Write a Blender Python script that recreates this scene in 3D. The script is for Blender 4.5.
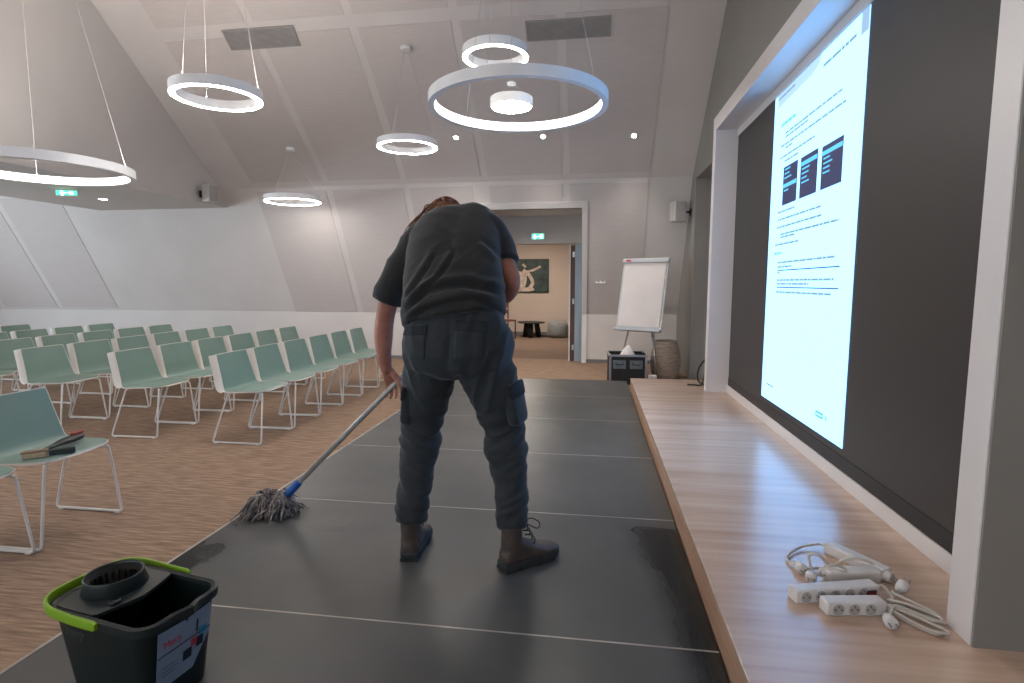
import bpy, bmesh, math, random
import numpy as np
from mathutils import Vector, Matrix, Quaternion
R = math.radians
random.seed(7)
for o in list(bpy.data.objects):
    bpy.data.objects.remove(o, do_unlink=True)
scene = bpy.context.scene
COL = scene.collection

# ------------------------------------------------------------------ camera, world, daylight, exposure
cd = bpy.data.cameras.new('camera')
cd.sensor_width = 36.0
cd.lens = 19.336
cd.clip_start = 0.05
cam = bpy.data.objects.new('camera', cd)
cam.location = (0, 0, 1.2)
cam.rotation_euler = (R(90 - 6.071), 0, R(8.3316))
COL.objects.link(cam)
scene.camera = cam
scene.view_settings.view_transform = 'Standard'
scene.view_settings.look = 'None'
scene.view_settings.exposure = 0.60
scene.view_settings.gamma = 1.0
scene.view_settings.use_curve_mapping = False
world = bpy.data.worlds.new('daylight')
scene.world = world
world.use_nodes = True
world.node_tree.nodes['Background'].inputs[0].default_value = (0.70, 0.82, 1.0, 1)
world.node_tree.nodes['Background'].inputs[1].default_value = 1.2


def area_light(name, loc, rot, sx, sy, power, color):
    l = bpy.data.lights.new(name, 'AREA')
    l.shape = 'RECTANGLE'
    l.size = sx
    l.size_y = sy
    l.energy = power
    l.color = color
    o = bpy.data.objects.new(name, l)
    o.location = loc
    o.rotation_euler = rot
    COL.objects.link(o)
    return o


# daylight at the left window, and an unseen fill light added at the rear
area_light('rear_fill_light', (-4.6, -4.85, 1.75), (R(90), 0, 0), 9.0, 2.2, 60, (0.94, 0.97, 1.0))
area_light('left_window_daylight', (-12.75, 3.2, 1.0), (0, R(-90), 0), 1.6, 6.5, 260, (0.74, 0.88, 1.0))

def lamp_beam(parent, loc, energy, color=(1.0, 0.91, 0.82), cone=88, size=0.06, tilt=0.0):
    # the beam of a recessed spot: a lamp set just below a seen or added fitting
    l = bpy.data.lights.new('spot_beam', 'SPOT')
    l.energy = energy
    l.color = color
    l.spot_size = R(cone)
    l.spot_blend = 1.0
    l.shadow_soft_size = size
    o = bpy.data.objects.new('spot_beam', l)
    o.location = loc
    o.rotation_euler = (tilt, 0, 0)
    COL.objects.link(o)
    return o


# ------------------------------------------------------------------ materials


def lin(c):
    out = []
    for v in c:
        v = v / 255.0
        out.append(v / 12.92 if v <= 0.04045 else ((v + 0.055) / 1.055) ** 2.4)
    return (out[0], out[1], out[2], 1.0)


MATS = {}


def mat(name, rgb, rough=0.5, metal=0.0, vary=0.0, scale=(8, 8, 8), rgb2=None, bump=0.0, bscale=None,
        detail=4.0, emit=None, estr=0.0, spec=0.5, trans=0.0, coat=0.0, sheen=0.0, ramp=(0.35, 0.65)):
    if name in MATS:
        return MATS[name]
    m = bpy.data.materials.new(name)
    m.use_nodes = True
    nt = m.node_tree
    b = nt.nodes['Principled BSDF']
    c1 = lin(rgb)
    b.inputs['Base Color'].default_value = c1
    b.inputs['Roughness'].default_value = rough
    b.inputs['Metallic'].default_value = metal
    b.inputs['Specular IOR Level'].default_value = spec
    b.inputs['Transmission Weight'].default_value = trans
    b.inputs['Coat Weight'].default_value = coat
    b.inputs['Sheen Weight'].default_value = sheen
    if emit:
        b.inputs['Emission Color'].default_value = (emit[0], emit[1], emit[2], 1)
        b.inputs['Emission Strength'].default_value = estr
    if rgb2 or bump:
        tc = nt.nodes.new('ShaderNodeTexCoord')
        mp = nt.nodes.new('ShaderNodeMapping')
        mp.inputs['Scale'].default_value = scale
        nt.links.new(tc.outputs['Object'], mp.inputs['Vector'])
        nz = nt.nodes.new('ShaderNodeTexNoise')
        nz.inputs['Scale'].default_value = 1.0
        nz.inputs['Detail'].default_value = detail
        nt.links.new(mp.outputs['Vector'], nz.inputs['Vector'])
        if rgb2:
            rp = nt.nodes.new('ShaderNodeValToRGB')
            rp.color_ramp.elements[0].position = ramp[0]
            rp.color_ramp.elements[1].position = ramp[1]
            rp.color_ramp.elements[0].color = c1
            rp.color_ramp.elements[1].color = lin(rgb2)
            nt.links.new(nz.outputs['Fac'], rp.inputs['Fac'])
            nt.links.new(rp.outputs['Color'], b.inputs['Base Color'])
        if bump:
            src = nz
            if bscale:
                mp2 = nt.nodes.new('ShaderNodeMapping')
                mp2.inputs['Scale'].default_value = bscale
                nt.links.new(tc.outputs['Object'], mp2.inputs['Vector'])
                src = nt.nodes.new('ShaderNodeTexNoise')
                src.inputs['Scale'].default_value = 1.0
                src.inputs['Detail'].default_value = 3.0
                nt.links.new(mp2.outputs['Vector'], src.inputs['Vector'])
            bp = nt.nodes.new('ShaderNodeBump')
            bp.inputs['Strength'].default_value = min(1.0, bump * 10)
            bp.inputs['Distance'].default_value = 0.01 * bump * 10
            nt.links.new(src.outputs['Fac'], bp.inputs['Height'])
            nt.links.new(bp.outputs['Normal'], b.inputs['Normal'])
    MATS[name] = m
    return m


WHITE = mat('white_plaster', (214, 208, 204), 0.85, rgb2=(208, 202, 198), scale=(1.2, 1.2, 1.2), bump=0.004, bscale=(60, 60, 60))
PANEL = mat('perforated_panel', (205, 197, 193), 0.9, rgb2=(198, 190, 186), scale=(4, 160, 160), detail=2)
GREYW = mat('grey_wall_paint', (143, 139, 133), 0.8, rgb2=(137, 133, 127), scale=(1, 1, 1), bump=0.003, bscale=(70, 70, 70))
NICHE = mat('niche_grey_paint', (150, 146, 142), 0.8, rgb2=(144, 140, 136), scale=(1, 1, 1))
TRIMW = mat('white_trim', (220, 215, 212), 0.5, rgb2=(216, 211, 208), scale=(2, 2, 2))
FRAMEW = mat('frame_white_lacquer', (222, 216, 214), 0.4, rgb2=(218, 212, 209), scale=(2, 2, 2))
CARPET = mat('brown_carpet', (120, 99, 84), 0.95, rgb2=(166, 141, 120), scale=(7, 70, 70), detail=8, bump=0.03, bscale=(30, 200, 200), ramp=(0.3, 0.7), spec=0.15)
LOBBYC = mat('lobby_carpet', (112, 94, 82), 0.95, rgb2=(132, 112, 98), scale=(2, 22, 22), detail=6, spec=0.15)
LOBBYW = mat('lobby_wall_paint', (206, 190, 176), 0.85, rgb2=(200, 184, 170), scale=(1, 1, 1))
WOOD = mat('oak_laminate', (186, 156, 135), 0.25, rgb2=(214, 189, 169), scale=(1.1, 22, 22), detail=7, ramp=(0.28, 0.72), spec=0.85)
WOODE = mat('oak_edge', (160, 124, 98), 0.5, rgb2=(182, 146, 120), scale=(30, 1.4, 30), detail=6)
ALU = mat('aluminium', (196, 198, 200), 0.35, 0.9, rgb2=(180, 182, 184), scale=(20, 20, 20))
CHROME = mat('handle_metal', (186, 182, 176), 0.35, 0.25, rgb2=(172, 168, 164), scale=(30, 30, 30))
LAMPW = mat('lamp_white', (240, 240, 240), 0.45, rgb2=(235, 235, 235), scale=(5, 5, 5))
CABLEG = mat('pendant_cable', (200, 198, 196), 0.4, rgb2=(188, 186, 184), scale=(5, 5, 5))
BLACKP = mat('black_plastic', (26, 26, 28), 0.45, rgb2=(32, 32, 34), scale=(12, 12, 12))
GLOW = mat('lamp_diffuser', (255, 255, 255), 0.5, emit=(1.0, 0.93, 0.87), estr=48)
GLOWBIG = mat('lamp_diffuser_large', (255, 255, 255), 0.5, emit=(1.0, 0.94, 0.88), estr=3.6)
UPLIGHT = mat('added_uplight', (255, 255, 255), 0.5, emit=(1.0, 0.92, 0.87), estr=92)
SPOTG = mat('spot_glow', (255, 255, 255), 0.5, emit=(1.0, 0.90, 0.80), estr=40)

# ------------------------------------------------------------------ mesh helpers


class MB:
    def __init__(self):
        self.v = []
        self.f = []

    def add(self, verts, faces):
        n = len(self.v)
        self.v.extend([tuple(map(float, p)) for p in verts])
        self.f.extend([tuple(i + n for i in f) for f in faces])
        return self

    def box(self, x0, x1, y0, y1, z0, z1):
        v = [(x0, y0, z0), (x1, y0, z0), (x1, y1, z0), (x0, y1, z0), (x0, y0, z1), (x1, y0, z1), (x1, y1, z1), (x0, y1, z1)]
        return self.add(v, [(0, 3, 2, 1), (4, 5, 6, 7), (0, 1, 5, 4), (1, 2, 6, 5), (2, 3, 7, 6), (3, 0, 4, 7)])

    def obox(self, c, ax, ay, az, sx, sy, sz):
        c, ax, ay, az = map(Vector, (c, ax, ay, az))
        v = []
        for k in (-1, 1):
            for (i, j) in ((-1, -1), (1, -1), (1, 1), (-1, 1)):
                v.append(c + ax * (i * sx / 2) + ay * (j * sy / 2) + az * (k * sz / 2))
        return self.add(v, [(0, 3, 2, 1), (4, 5, 6, 7), (0, 1, 5, 4), (1, 2, 6, 5), (2, 3, 7, 6), (3, 0, 4, 7)])

    def prism_x(self, prof, x0, x1):
        n = len(prof)
        v = [(x0, y, z) for y, z in prof] + [(x1, y, z) for y, z in prof]
        f = [tuple(range(n - 1, -1, -1)), tuple(range(n, 2 * n))]
        f += [(i, (i + 1) % n, n + (i + 1) % n, n + i) for i in range(n)]
        return self.add(v, f)

    def prism_z(self, prof, z0, z1):
        n = len(prof)
        v = [(x, y, z0) for x, y in prof] + [(x, y, z1) for x, y in prof]
        f = [tuple(range(n - 1, -1, -1)), tuple(range(n, 2 * n))]
        f += [(i, (i + 1) % n, n + (i + 1) % n, n + i) for i in range(n)]
        return self.add(v, f)

    def loft(self, rings, cap0=True, cap1=True, closed=False):
        n = len(rings[0])
        v = [p for r in rings for p in r]
        f = []
        m = len(rings)
        for i in range(m if closed else m - 1):
            for j in range(n):
                a, b = i * n + j, i * n + (j + 1) % n
                c, d = ((i + 1) % m) * n + (j + 1) % n, ((i + 1) % m) * n + j
                f.append((a, b, c, d))
        if cap0 and not closed:
            f.append(tuple(range(n - 1, -1, -1)))
        if cap1 and not closed:
            f.append(tuple(range((m - 1) * n, m * n)))
        return self.add(v, f)

    def tube(self, pts, r, n=8, closed=False):
        P = [Vector(p) for p in pts]
        rr = r if isinstance(r, (list, tuple)) else [r] * len(P)
        m = len(P)
        rings = []
        up = None
        for i in range(m):
            if closed:
                t = P[(i + 1) % m] - P[i - 1]
            else:
                t = P[min(i + 1, m - 1)] - P[max(i - 1, 0)]
            t = t.normalized() if t.length > 1e-9 else Vector((0, 0, 1))
            if up is None:
                up = t.orthogonal().normalized()
            else:
                up = (up - t * up.dot(t))
                up = up.normalized() if up.length > 1e-6 else t.orthogonal().normalized()
            bn = t.cross(up)
            rings.append([P[i] + (up * math.cos(2 * math.pi * k / n) + bn * math.sin(2 * math.pi * k / n)) * rr[i] for k in range(n)])
        return self.loft(rings, closed=closed)

    def lathe(self, prof, n=32, c=(0, 0, 0), cap=True):
        rings = [[(c[0] + r * math.cos(2 * math.pi * k / n), c[1] + r * math.sin(2 * math.pi * k / n), c[2] + z) for k in range(n)] for r, z in prof]
        return self.loft(rings, cap0=cap, cap1=cap)

    def annulus(self, prof, n=64, c=(0, 0, 0)):
        rings = []
        for k in range(n):
            a = 2 * math.pi * k / n
            rings.append([(c[0] + r * math.cos(a), c[1] + r * math.sin(a), c[2] + z) for r, z in prof])
        return self.loft(rings, closed=True)

    def ball(self, c, r, n=12, m=8, sc=(1, 1, 1)):
        c = Vector(c)
        v = [c + Vector((0, 0, -r * sc[2]))]
        for i in range(1, m):
            ph = -math.pi / 2 + math.pi * i / m
            for k in range(n):
                a = 2 * math.pi * k / n
                v.append(c + Vector((r * sc[0] * math.cos(ph) * math.cos(a), r * sc[1] * math.cos(ph) * math.sin(a), r * sc[2] * math.sin(ph))))
        v.append(c + Vector((0, 0, r * sc[2])))
        f = []
        for k in range(n):
            f.append((0, 1 + (k + 1) % n, 1 + k))
            f.append((len(v) - 1, 1 + (m - 2) * n + k, 1 + (m - 2) * n + (k + 1) % n))
        for i in range(m - 2):
            for k in range(n):
                f.append((1 + i * n + k, 1 + i * n + (k + 1) % n, 1 + (i + 1) * n + (k + 1) % n, 1 + (i + 1) * n + k))
        return self.add(v, f)

    def mesh(self, name, smooth=False):
        me = bpy.data.meshes.new(name)
        me.from_pydata(self.v, [], self.f)
        bm = bmesh.new()
        bm.from_mesh(me)
        bmesh.ops.recalc_face_normals(bm, faces=bm.faces)
        bm.to_mesh(me)
        bm.free()
        if smooth:
            me.polygons.foreach_set('use_smooth', [True] * len(me.polygons))
        me.update()
        return me

    def build(self, name, m, parent=None, smooth=False, bevel=0.0, segs=2):
        return link_mesh(name, self.mesh(name, smooth), m, parent, bevel, segs)


def link_mesh(name, me, m, parent=None, bevel=0.0, segs=2):
    o = bpy.data.objects.new(name, me)
    if m:
        me.materials.clear()
        me.materials.append(m)
    COL.objects.link(o)
    if parent:
        o.parent = parent
    if bevel:
        md = o.modifiers.new('bevel', 'BEVEL')
        md.width = bevel
        md.segments = segs
        md.limit_method = 'ANGLE'
        md.angle_limit = R(40)
    return o


def smooth_by_angle(o, ang=40):
    me = o.data
    me.polygons.foreach_set('use_smooth', [True] * len(me.polygons))
    try:
        me.set_sharp_from_angle(angle=R(ang))
    except Exception:
        pass
    return o


def thing(name, label, cat, loc=(0, 0, 0), rz=0.0, group=None):
    o = bpy.data.objects.new(name, None)
    o.empty_display_size = 0.1
    o.location = loc
    o.rotation_euler = (0, 0, rz)
    COL.objects.link(o)
    return tag(o, label, cat, group)


def tag(o, label, cat=None, group=None):
    o['label'] = label
    if cat:
        o['category'] = cat
    if group:
        o['group'] = group
    return o


def struct(o, label=None):
    o['kind'] = 'structure'
    if label:
        o['label'] = label
    return o


def superring(c, u, w, a, b, n=32, p=2.0, off=0.0):
    c, u, w = Vector(c), Vector(u).normalized(), Vector(w).normalized()
    out = []
    for k in range(n):
        t = 2 * math.pi * k / n + off
        ct, st = math.cos(t), math.sin(t)
        out.append(c + u * (a * math.copysign(abs(ct) ** (2 / p), ct)) + w * (b * math.copysign(abs(st) ** (2 / p), st)))
    return out


def spline(pts, n=8, closed=False):
    P = [Vector(p) for p in pts]
    out = []
    m = len(P)
    for i in range(m if closed else m - 1):
        if closed:
            p0, p1, p2, p3 = P[i - 1], P[i], P[(i + 1) % m], P[(i + 2) % m]
        else:
            p0, p1, p2, p3 = P[max(i - 1, 0)], P[i], P[i + 1], P[min(i + 2, m - 1)]
        for k in range(n):
            t = k / n
            out.append(0.5 * ((2 * p1) + (p2 - p0) * t + (2 * p0 - 5 * p1 + 4 * p2 - p3) * t * t + (3 * p1 - p0 - 3 * p2 + p3) * t ** 3))
    if not closed:
        out.append(P[-1])
    return out


def text_mesh(body, size, extrude=0.0):
    cu = bpy.data.curves.new('lettering', 'FONT')
    cu.body = body
    cu.size = size
    cu.extrude = extrude
    cu.align_x = 'CENTER'
    cu.align_y = 'CENTER'
    o = bpy.data.objects.new('lettering', cu)
    COL.objects.link(o)
    dg = bpy.context.evaluated_depsgraph_get()
    me = bpy.data.meshes.new_from_object(o.evaluated_get(dg))
    bpy.data.objects.remove(o, do_unlink=True)
    return me


def dup(root, loc, rz=0.0):
    r = root.copy()
    COL.objects.link(r)
    r.location = loc
    r.rotation_euler = (0, 0, rz)
    for ch in root.children:
        c = ch.copy()
        COL.objects.link(c)
        c.parent = r
        for g in ch.children:
            d = g.copy()
            COL.objects.link(d)
            d.parent = c
    return r


# ------------------------------------------------------------------ room shell
ZC = -0.16                     # carpet level (stage floor is z = 0)
XR = 1.39                      # right wall
XLW = -13.0                    # left wall
YB, ZK = 9.45, 0.68            # knee wall
Y1, Z1 = 8.365, 2.72           # fold between steep and shallow slope
ZT = 5.2
Y2 = Y1 - (ZT - Z1) / math.tan(R(40.5))
DX0, DX1, DZ = -1.75, -0.18, 2.34    # dormer opening of the doorway
YD = YB - (DZ - ZK) / math.tan(R(62))

struct(MB().box(XLW, XR + 0.2, -5.0, YB + 0.35, ZC - 0.2, ZC).build('floor', CARPET))
T = 0.15
low_full = [(YB, ZC), (YB, ZK), (Y1, Z1), (Y1 + T, Z1 + 0.06), (YB + T, ZK + 0.06), (YB + T, ZC)]
low_top = [(YD, DZ), (Y1, Z1), (Y1 + T, Z1 + 0.06), (YD + T, DZ + 0.0)]
wb = MB().prism_x(low_full, XLW, DX0).prism_x(low_full, DX1, XR).prism_x(low_top, DX0, DX1)
# dormer cheeks, soffit and transom behind the opening
for x0, x1 in ((DX0 - 0.1, DX0), (DX1, DX1 + 0.1)):
    wb.prism_x([(YB + 0.02, ZC), (YB + 0.02, ZK), (YD + 0.02, DZ), (YB + 0.3, DZ), (YB + 0.3, ZC)], x0, x1)
wb.box(DX0 - 0.1, DX1 + 0.1, YD + 0.03, YB + 0.3, DZ, DZ + 0.1)
WB = struct(wb.build('wall_back', WHITE))
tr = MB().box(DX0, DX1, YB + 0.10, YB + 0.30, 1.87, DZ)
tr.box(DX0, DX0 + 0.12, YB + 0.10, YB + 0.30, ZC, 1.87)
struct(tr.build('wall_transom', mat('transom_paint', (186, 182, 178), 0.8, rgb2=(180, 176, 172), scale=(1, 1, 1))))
CE = struct(MB().prism_x([(Y1, Z1), (Y2, ZT), (-2.2, ZT), (-5.0, 2.9), (-5.2, 2.9), (-2.3, ZT + 0.2), (Y2 + 0.05, ZT + 0.2), (Y1 + T, Z1 + 0.06)], XLW, XR + 0.2).build('ceiling', WHITE))
# right wall with niche
wr = MB()
wr.box(XR, XR + 0.16, -5.0, 5.9, ZC, ZT).box(XR, XR + 0.16, 8.03, YB + 0.2, ZC, ZT)
wr.box(XR, XR + 0.16, 5.9, 8.03, 2.63, ZT)
WR = struct(wr.build('wall_right', GREYW))
ni = MB().box(XR + 0.30, XR + 0.4, 5.8, 8.2, ZC, 2.7).box(XR + 0.16, XR + 0.3, 5.8, 8.2, 2.635, 2.7)
ni.box(XR + 0.16, XR + 0.3, 8.035, 8.2, ZC, 2.7)
struct(ni.build('wall_niche', NICHE))
struct(MB().box(XR - 0.012, XR, 8.03, 8.075, ZC, 2.66).box(XR - 0.012, XR, 5.9, 8.075, 2.63, 2.66).build('trim_1', NICHE))
# left and rear walls (out of view) with window openings
wl = MB().box(XLW - 0.2, XLW, -5, YB + 0.2, ZC, 0.2).box(XLW - 0.2, XLW, -5, YB + 0.2, 1.8, ZT)
wl.box(XLW - 0.2, XLW, -5, -0.05, 0.2, 1.8).box(XLW - 0.2, XLW, 6.45, YB + 0.2, 0.2, 1.8)
struct(wl.build('wall_left', WHITE))
wq = MB().box(XLW, XR, -5.2, -5.0, ZC, 0.6).box(XLW, -9.2, -5.2, -5.0, 0.6, 2.95).box(0.0, XR, -5.2, -5.0, 0.6, 2.95)
struct(wq.build('wall_rear', WHITE))
# window frames in the two openings (out of view); rear window added with its fill
wf = MB()
for z in (0.2, 1.74):
    wf.box(XLW - 0.16, XLW - 0.08, -0.05, 6.45, z, z + 0.06)
for k in range(6):
    y_ = -0.05 + k * 1.288
    wf.box(XLW - 0.16, XLW - 0.08, y_, y_ + 0.06, 0.2, 1.8)
struct(wf.build('window_1', TRIMW))
wf = MB()
for z in (0.6, 2.85):
    wf.box(-9.2, 0.0, -5.16, -5.08, z, z + 0.06)
for k in range(7):
    x_ = -9.2 + k * 1.523
    wf.box(x_, x_ + 0.06, -5.16, -5.08, 0.6, 2.91)
struct(wf.build('added_rear_window', TRIMW))
# baseboards
BASE = mat('grey_baseboard', (120, 118, 116), 0.6, rgb2=(114, 112, 110), scale=(2, 2, 2))
struct(MB().box(XLW, DX0, YB - 0.012, YB, ZC, ZC + 0.06).build('baseboard_back_left', BASE))
struct(MB().box(DX1, XR, YB - 0.012, YB, ZC, ZC + 0.06).build('baseboard_back_right', BASE))


def on_low(z):
    return YB - (z - ZK) / math.tan(R(62))


def on_up(z):
    return Y1 - (z - Z1) / math.tan(R(40.5))


N1 = Vector((0, -math.sin(R(62)), -math.cos(R(62))))
N2 = Vector((0, -math.sin(R(40.5)), -math.cos(R(40.5))))


def slab(x0, x1, z0, z1, fn, nrm, t=0.008):
    a = [Vector((x0, fn(z0), z0)), Vector((x1, fn(z0), z0)), Vector((x1, fn(z1), z1)), Vector((x0, fn(z1), z1))]
    b = [p + nrm * t for p in a]
    return MB().add(a + b, [(0, 3, 2, 1), (4, 5, 6, 7), (0, 1, 5, 4), (1, 2, 6, 5), (2, 3, 7, 6), (3, 0, 4, 7)])


cols = [(-5.40, -4.21), (-4.10, -2.94), (-2.83, -1.69), (-1.58, -0.47), (-0.36, 0.785)]
for i, (a, b) in enumerate(cols):
    if i == 2:
        slab(a, DX0 - 0.09, ZK, 2.66, on_low, N1).build('acoustic_panel', PANEL, WB)
    elif i == 3:
        slab(a, b, DZ + 0.10, 2.66, on_low, N1).build('acoustic_panel', PANEL, WB)
    elif i == 4:
        slab(DX1 + 0.09, b, ZK, 2.66, on_low, N1).build('acoustic_panel', PANEL, WB)
        slab(a, DX1 + 0.09, DZ + 0.10, 2.66, on_low, N1).build('acoustic_panel', PANEL, WB)
    else:
        slab(a, b, ZK, 2.66, on_low, N1).build('acoustic_panel', PANEL, WB)
    slab(a, b, 2.79, 4.235, on_up, N2).build('acoustic_panel', PANEL, CE)
    slab(a, b, 4.335, 5.15, on_up, N2).build('acoustic_panel', PANEL, CE)
for a, b in ((-10.28, -9.08), (-11.6, -10.40), (-12.9, -11.72)):
    slab(a, b, ZK + 0.05, 2.66, on_low, N1).build('acoustic_panel', PANEL, WB)
# trim around the dormer opening (on the slope and knee wall)
tm = MB()
for x0, x1 in ((DX0 - 0.085, DX0), (DX1, DX1 + 0.085)):
    m_ = slab(x0, x1, ZK, DZ + 0.085, on_low, N1, 0.025)
    tm.add(m_.v, m_.f)
    tm.box(x0, x1, YB - 0.022, YB, ZC, ZK + 0.01)
m_ = slab(DX0, DX1, DZ, DZ + 0.085, on_low, N1, 0.025)
tm.add(m_.v, m_.f)
struct(tm.build('trim_2', TRIMW))
# bulkhead hanging from the ceiling on the left
BX0, BX1, BZ = -8.4, -6.02, 2.44
bk = MB().prism_x([(-4.9, BZ), (on_low(BZ) + 0.02, BZ), (Y1 + 0.02, Z1), (Y2 + 0.02, ZT), (-2.2, ZT), (-4.9, 2.95)], BX0, BX1)
SOFF = mat('bulkhead_paint', (206, 202, 198), 0.85, rgb2=(201, 197, 193), scale=(1, 1, 1))
struct(bk.build('wall_bulkhead', SOFF))

# lobby behind the doorway
struct(MB().box(-5.0, 1.6, YB + 0.35, 14.6, ZC - 0.2, ZC).build('floor_lobby', LOBBYC))
struct(MB().box(-5.0, 1.6, 14.4, 14.6, ZC, 2.6).build('wall_lobby_back', LOBBYW))
lw = MB().box(1.4, 1.6, YB + 0.3, 14.4, ZC, 2.6).box(-5.2, -5.0, YB + 0.3, 14.4, ZC, 2.6)
lw.box(-5.0, DX0, YB + 0.2, YB + 0.3, ZC, 2.6).box(DX1, 1.4, YB + 0.2, YB + 0.3, ZC, 2.6)
struct(lw.build('wall_lobby_side', LOBBYW))
struct(MB().box(-5.0, 1.6, YB + 0.3, 14.6, 2.5, 2.6).build('ceiling_lobby', WHITE))
struct(MB().box(-5.0, 1.4, 14.385, 14.4, ZC, ZC + 0.08).build('baseboard_lobby', BASE))
# door jamb and open leaf
DK = mat('dark_wood_door', (78, 54, 44), 0.5, rgb2=(92, 64, 52), scale=(20, 20, 2))
dr = bpy.data.objects.new('door_1', None)
dr.location = (-0.30, YB + 0.12, ZC)
COL.objects.link(dr)
struct(dr, 'dark wooden door leaf standing open into the lobby')
MB().box(-0.085, -0.008, 0.0, 0.90, 0.01, 2.0).build('door_leaf', DK, dr, bevel=0.004)
MB().box(-0.108, -0.085, -0.01, 0.05, 0, 2.03).build('door_stop', TRIMW, dr)
MB().box(-0.008, 0.12, 0.0, 0.05, 0, 2.03).build('door_jamb', mat('blue_grey_jamb', (150, 166, 176), 0.5, rgb2=(144, 160, 170), scale=(2, 2, 2)), dr)
hb = MB().tube([(-0.10, 0.80, 1.05), (-0.10, 0.68, 1.05)], 0.011).tube([(-0.055, 0.80, 1.05), (-0.10, 0.80, 1.05)], 0.011)
hb.build('door_handle', ALU, dr, True)
for z in (0.2, 1.0, 1.8):
    MB().box(-0.05, -0.015, -0.012, 0.02, z, z + 0.09).build('hinge', ALU, dr)

# ------------------------------------------------------------------ stage decks
DECK = mat('stage_deck_vinyl', (73, 75, 74), 0.42, rgb2=(89, 89, 87), scale=(1.6, 1.6, 1.6), detail=8)
nt = DECK.node_tree
bs = nt.nodes['Principled BSDF']
geo = nt.nodes.new('ShaderNodeNewGeometry')
sep = nt.nodes.new('ShaderNodeSeparateXYZ')
nt.links.new(geo.outputs['Position'], sep.inputs[0])


def mth(op, a, b=None, clamp=False):
    n = nt.nodes.new('ShaderNodeMath')
    n.operation = op
    n.use_clamp = clamp
    for i, v in enumerate((a, b)):
        if v is None:
            continue
        if isinstance(v, (int, float)):
            n.inputs[i].default_value = v
        else:
            nt.links.new(v, n.inputs[i])
    return n.outputs[0]


wn = nt.nodes.new('ShaderNodeTexNoise')
wn.inputs['Scale'].default_value = 2.4
wn.inputs['Detail'].default_value = 5
nt.links.new(geo.outputs['Position'], wn.inputs['Vector'])
sn = nt.nodes.new('ShaderNodeTexNoise')     # streaks of the mop along the deck
smp = nt.nodes.new('ShaderNodeMapping')
smp.inputs['Scale'].default_value = (60, 2.0, 1)
nt.links.new(geo.outputs['Position'], smp.inputs['Vector'])
nt.links.new(smp.outputs['Vector'], sn.inputs['Vector'])
sn.inputs['Scale'].default_value = 1.0
wob = mth('MULTIPLY', mth('SUBTRACT', wn.outputs['Fac'], 0.5), 0.10)
# mopped strip beside the wooden plinth (its edge curves with the mop stroke) and along the left edge
dy = mth('SUBTRACT', sep.outputs['Y'], 1.55)
edge = mth('SUBTRACT', 0.26, mth('MULTIPLY', mth('MULTIPLY', dy, dy), 0.10))
wr_ = mth('MULTIPLY', mth('SUBTRACT', mth('ADD', sep.outputs['X'], wob), edge), 9.0, True)
wr_ = mth('MULTIPLY', wr_, mth('MULTIPLY', mth('SUBTRACT', 2.72, sep.outputs['Y']), 12.0, True))
wl_ = mth('MULTIPLY', mth('SUBTRACT', mth('ADD', -1.60, wob), sep.outputs['X']), 14.0, True)
wl_ = mth('MULTIPLY', wl_, mth('MULTIPLY', mth('MULTIPLY', mth('SUBTRACT', 2.55, sep.outputs['Y']), 6.0, True), mth('MULTIPLY', mth('SUBTRACT', sep.outputs['Y'], 1.75), 6.0, True)))
wet = mth('MAXIMUM', wr_, mth('MULTIPLY', wl_, mth('MULTIPLY', mth('SUBTRACT', wn.outputs['Fac'], 0.35), 5.0, True)))
# puddle behind the mop
px_ = mth('MULTIPLY', mth('ADD', sep.outputs['X'], 1.27), 7.5)
py_ = mth('MULTIPLY', mth('SUBTRACT', sep.outputs['Y'], 2.43), 22.0)
pud = mth('ADD', mth('MULTIPLY', px_, px_), mth('MULTIPLY', py_, py_))
fn_ = nt.nodes.new('ShaderNodeTexNoise')
fn_.inputs['Scale'].default_value = 22
nt.links.new(geo.outputs['Position'], fn_.inputs['Vector'])
pud = mth('MULTIPLY', mth('SUBTRACT', mth('MULTIPLY', fn_.outputs['Fac'], 1.5), pud), 6.0, True)
wet = mth('MAXIMUM', wet, mth('MULTIPLY', pud, 0.45))
old = bs.inputs['Base Color'].links[0].from_socket
mixc = nt.nodes.new('ShaderNodeMix')
mixc.data_type = 'RGBA'
nt.links.new(mth('MULTIPLY', wet, mth('ADD', mth('MULTIPLY', sn.outputs['Fac'], 0.5), 0.6), True), mixc.inputs[0])
nt.links.new(old, mixc.inputs[6])
mixc.inputs[7].default_value = lin((12, 14, 16))
# scuffed warm dusty patches
dn = nt.nodes.new('ShaderNodeTexNoise')
dn.inputs['Scale'].default_value = 1.3
dn.inputs['Detail'].default_value = 9
dn.inputs['Roughness'].default_value = 0.7
nt.links.new(geo.outputs['Position'], dn.inputs['Vector'])
mixd = nt.nodes.new('ShaderNodeMix')
mixd.data_type = 'RGBA'
nt.links.new(mth('MULTIPLY', mth('MULTIPLY', mth('SUBTRACT', dn.outputs['Fac'], 0.52), 2.2, True), mth('SUBTRACT', 1.0, wet, True)), mixd.inputs[0])
nt.links.new(mixc.outputs[2], mixd.inputs[6])
mixd.inputs[7].default_value = lin((88, 85, 82))
nt.links.new(mixd.outputs[2], bs.inputs['Base Color'])
rg = mth('ADD', 0.39, mth('MULTIPLY', mth('SUBTRACT', dn.outputs['Fac'], 0.5), 0.3))
rg = mth('SUBTRACT', rg, mth('MULTIPLY', wet, 0.2))
nt.links.new(rg, bs.inputs['Roughness'])
bs.inputs['Specular IOR Level'].default_value = 0.3

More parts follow.
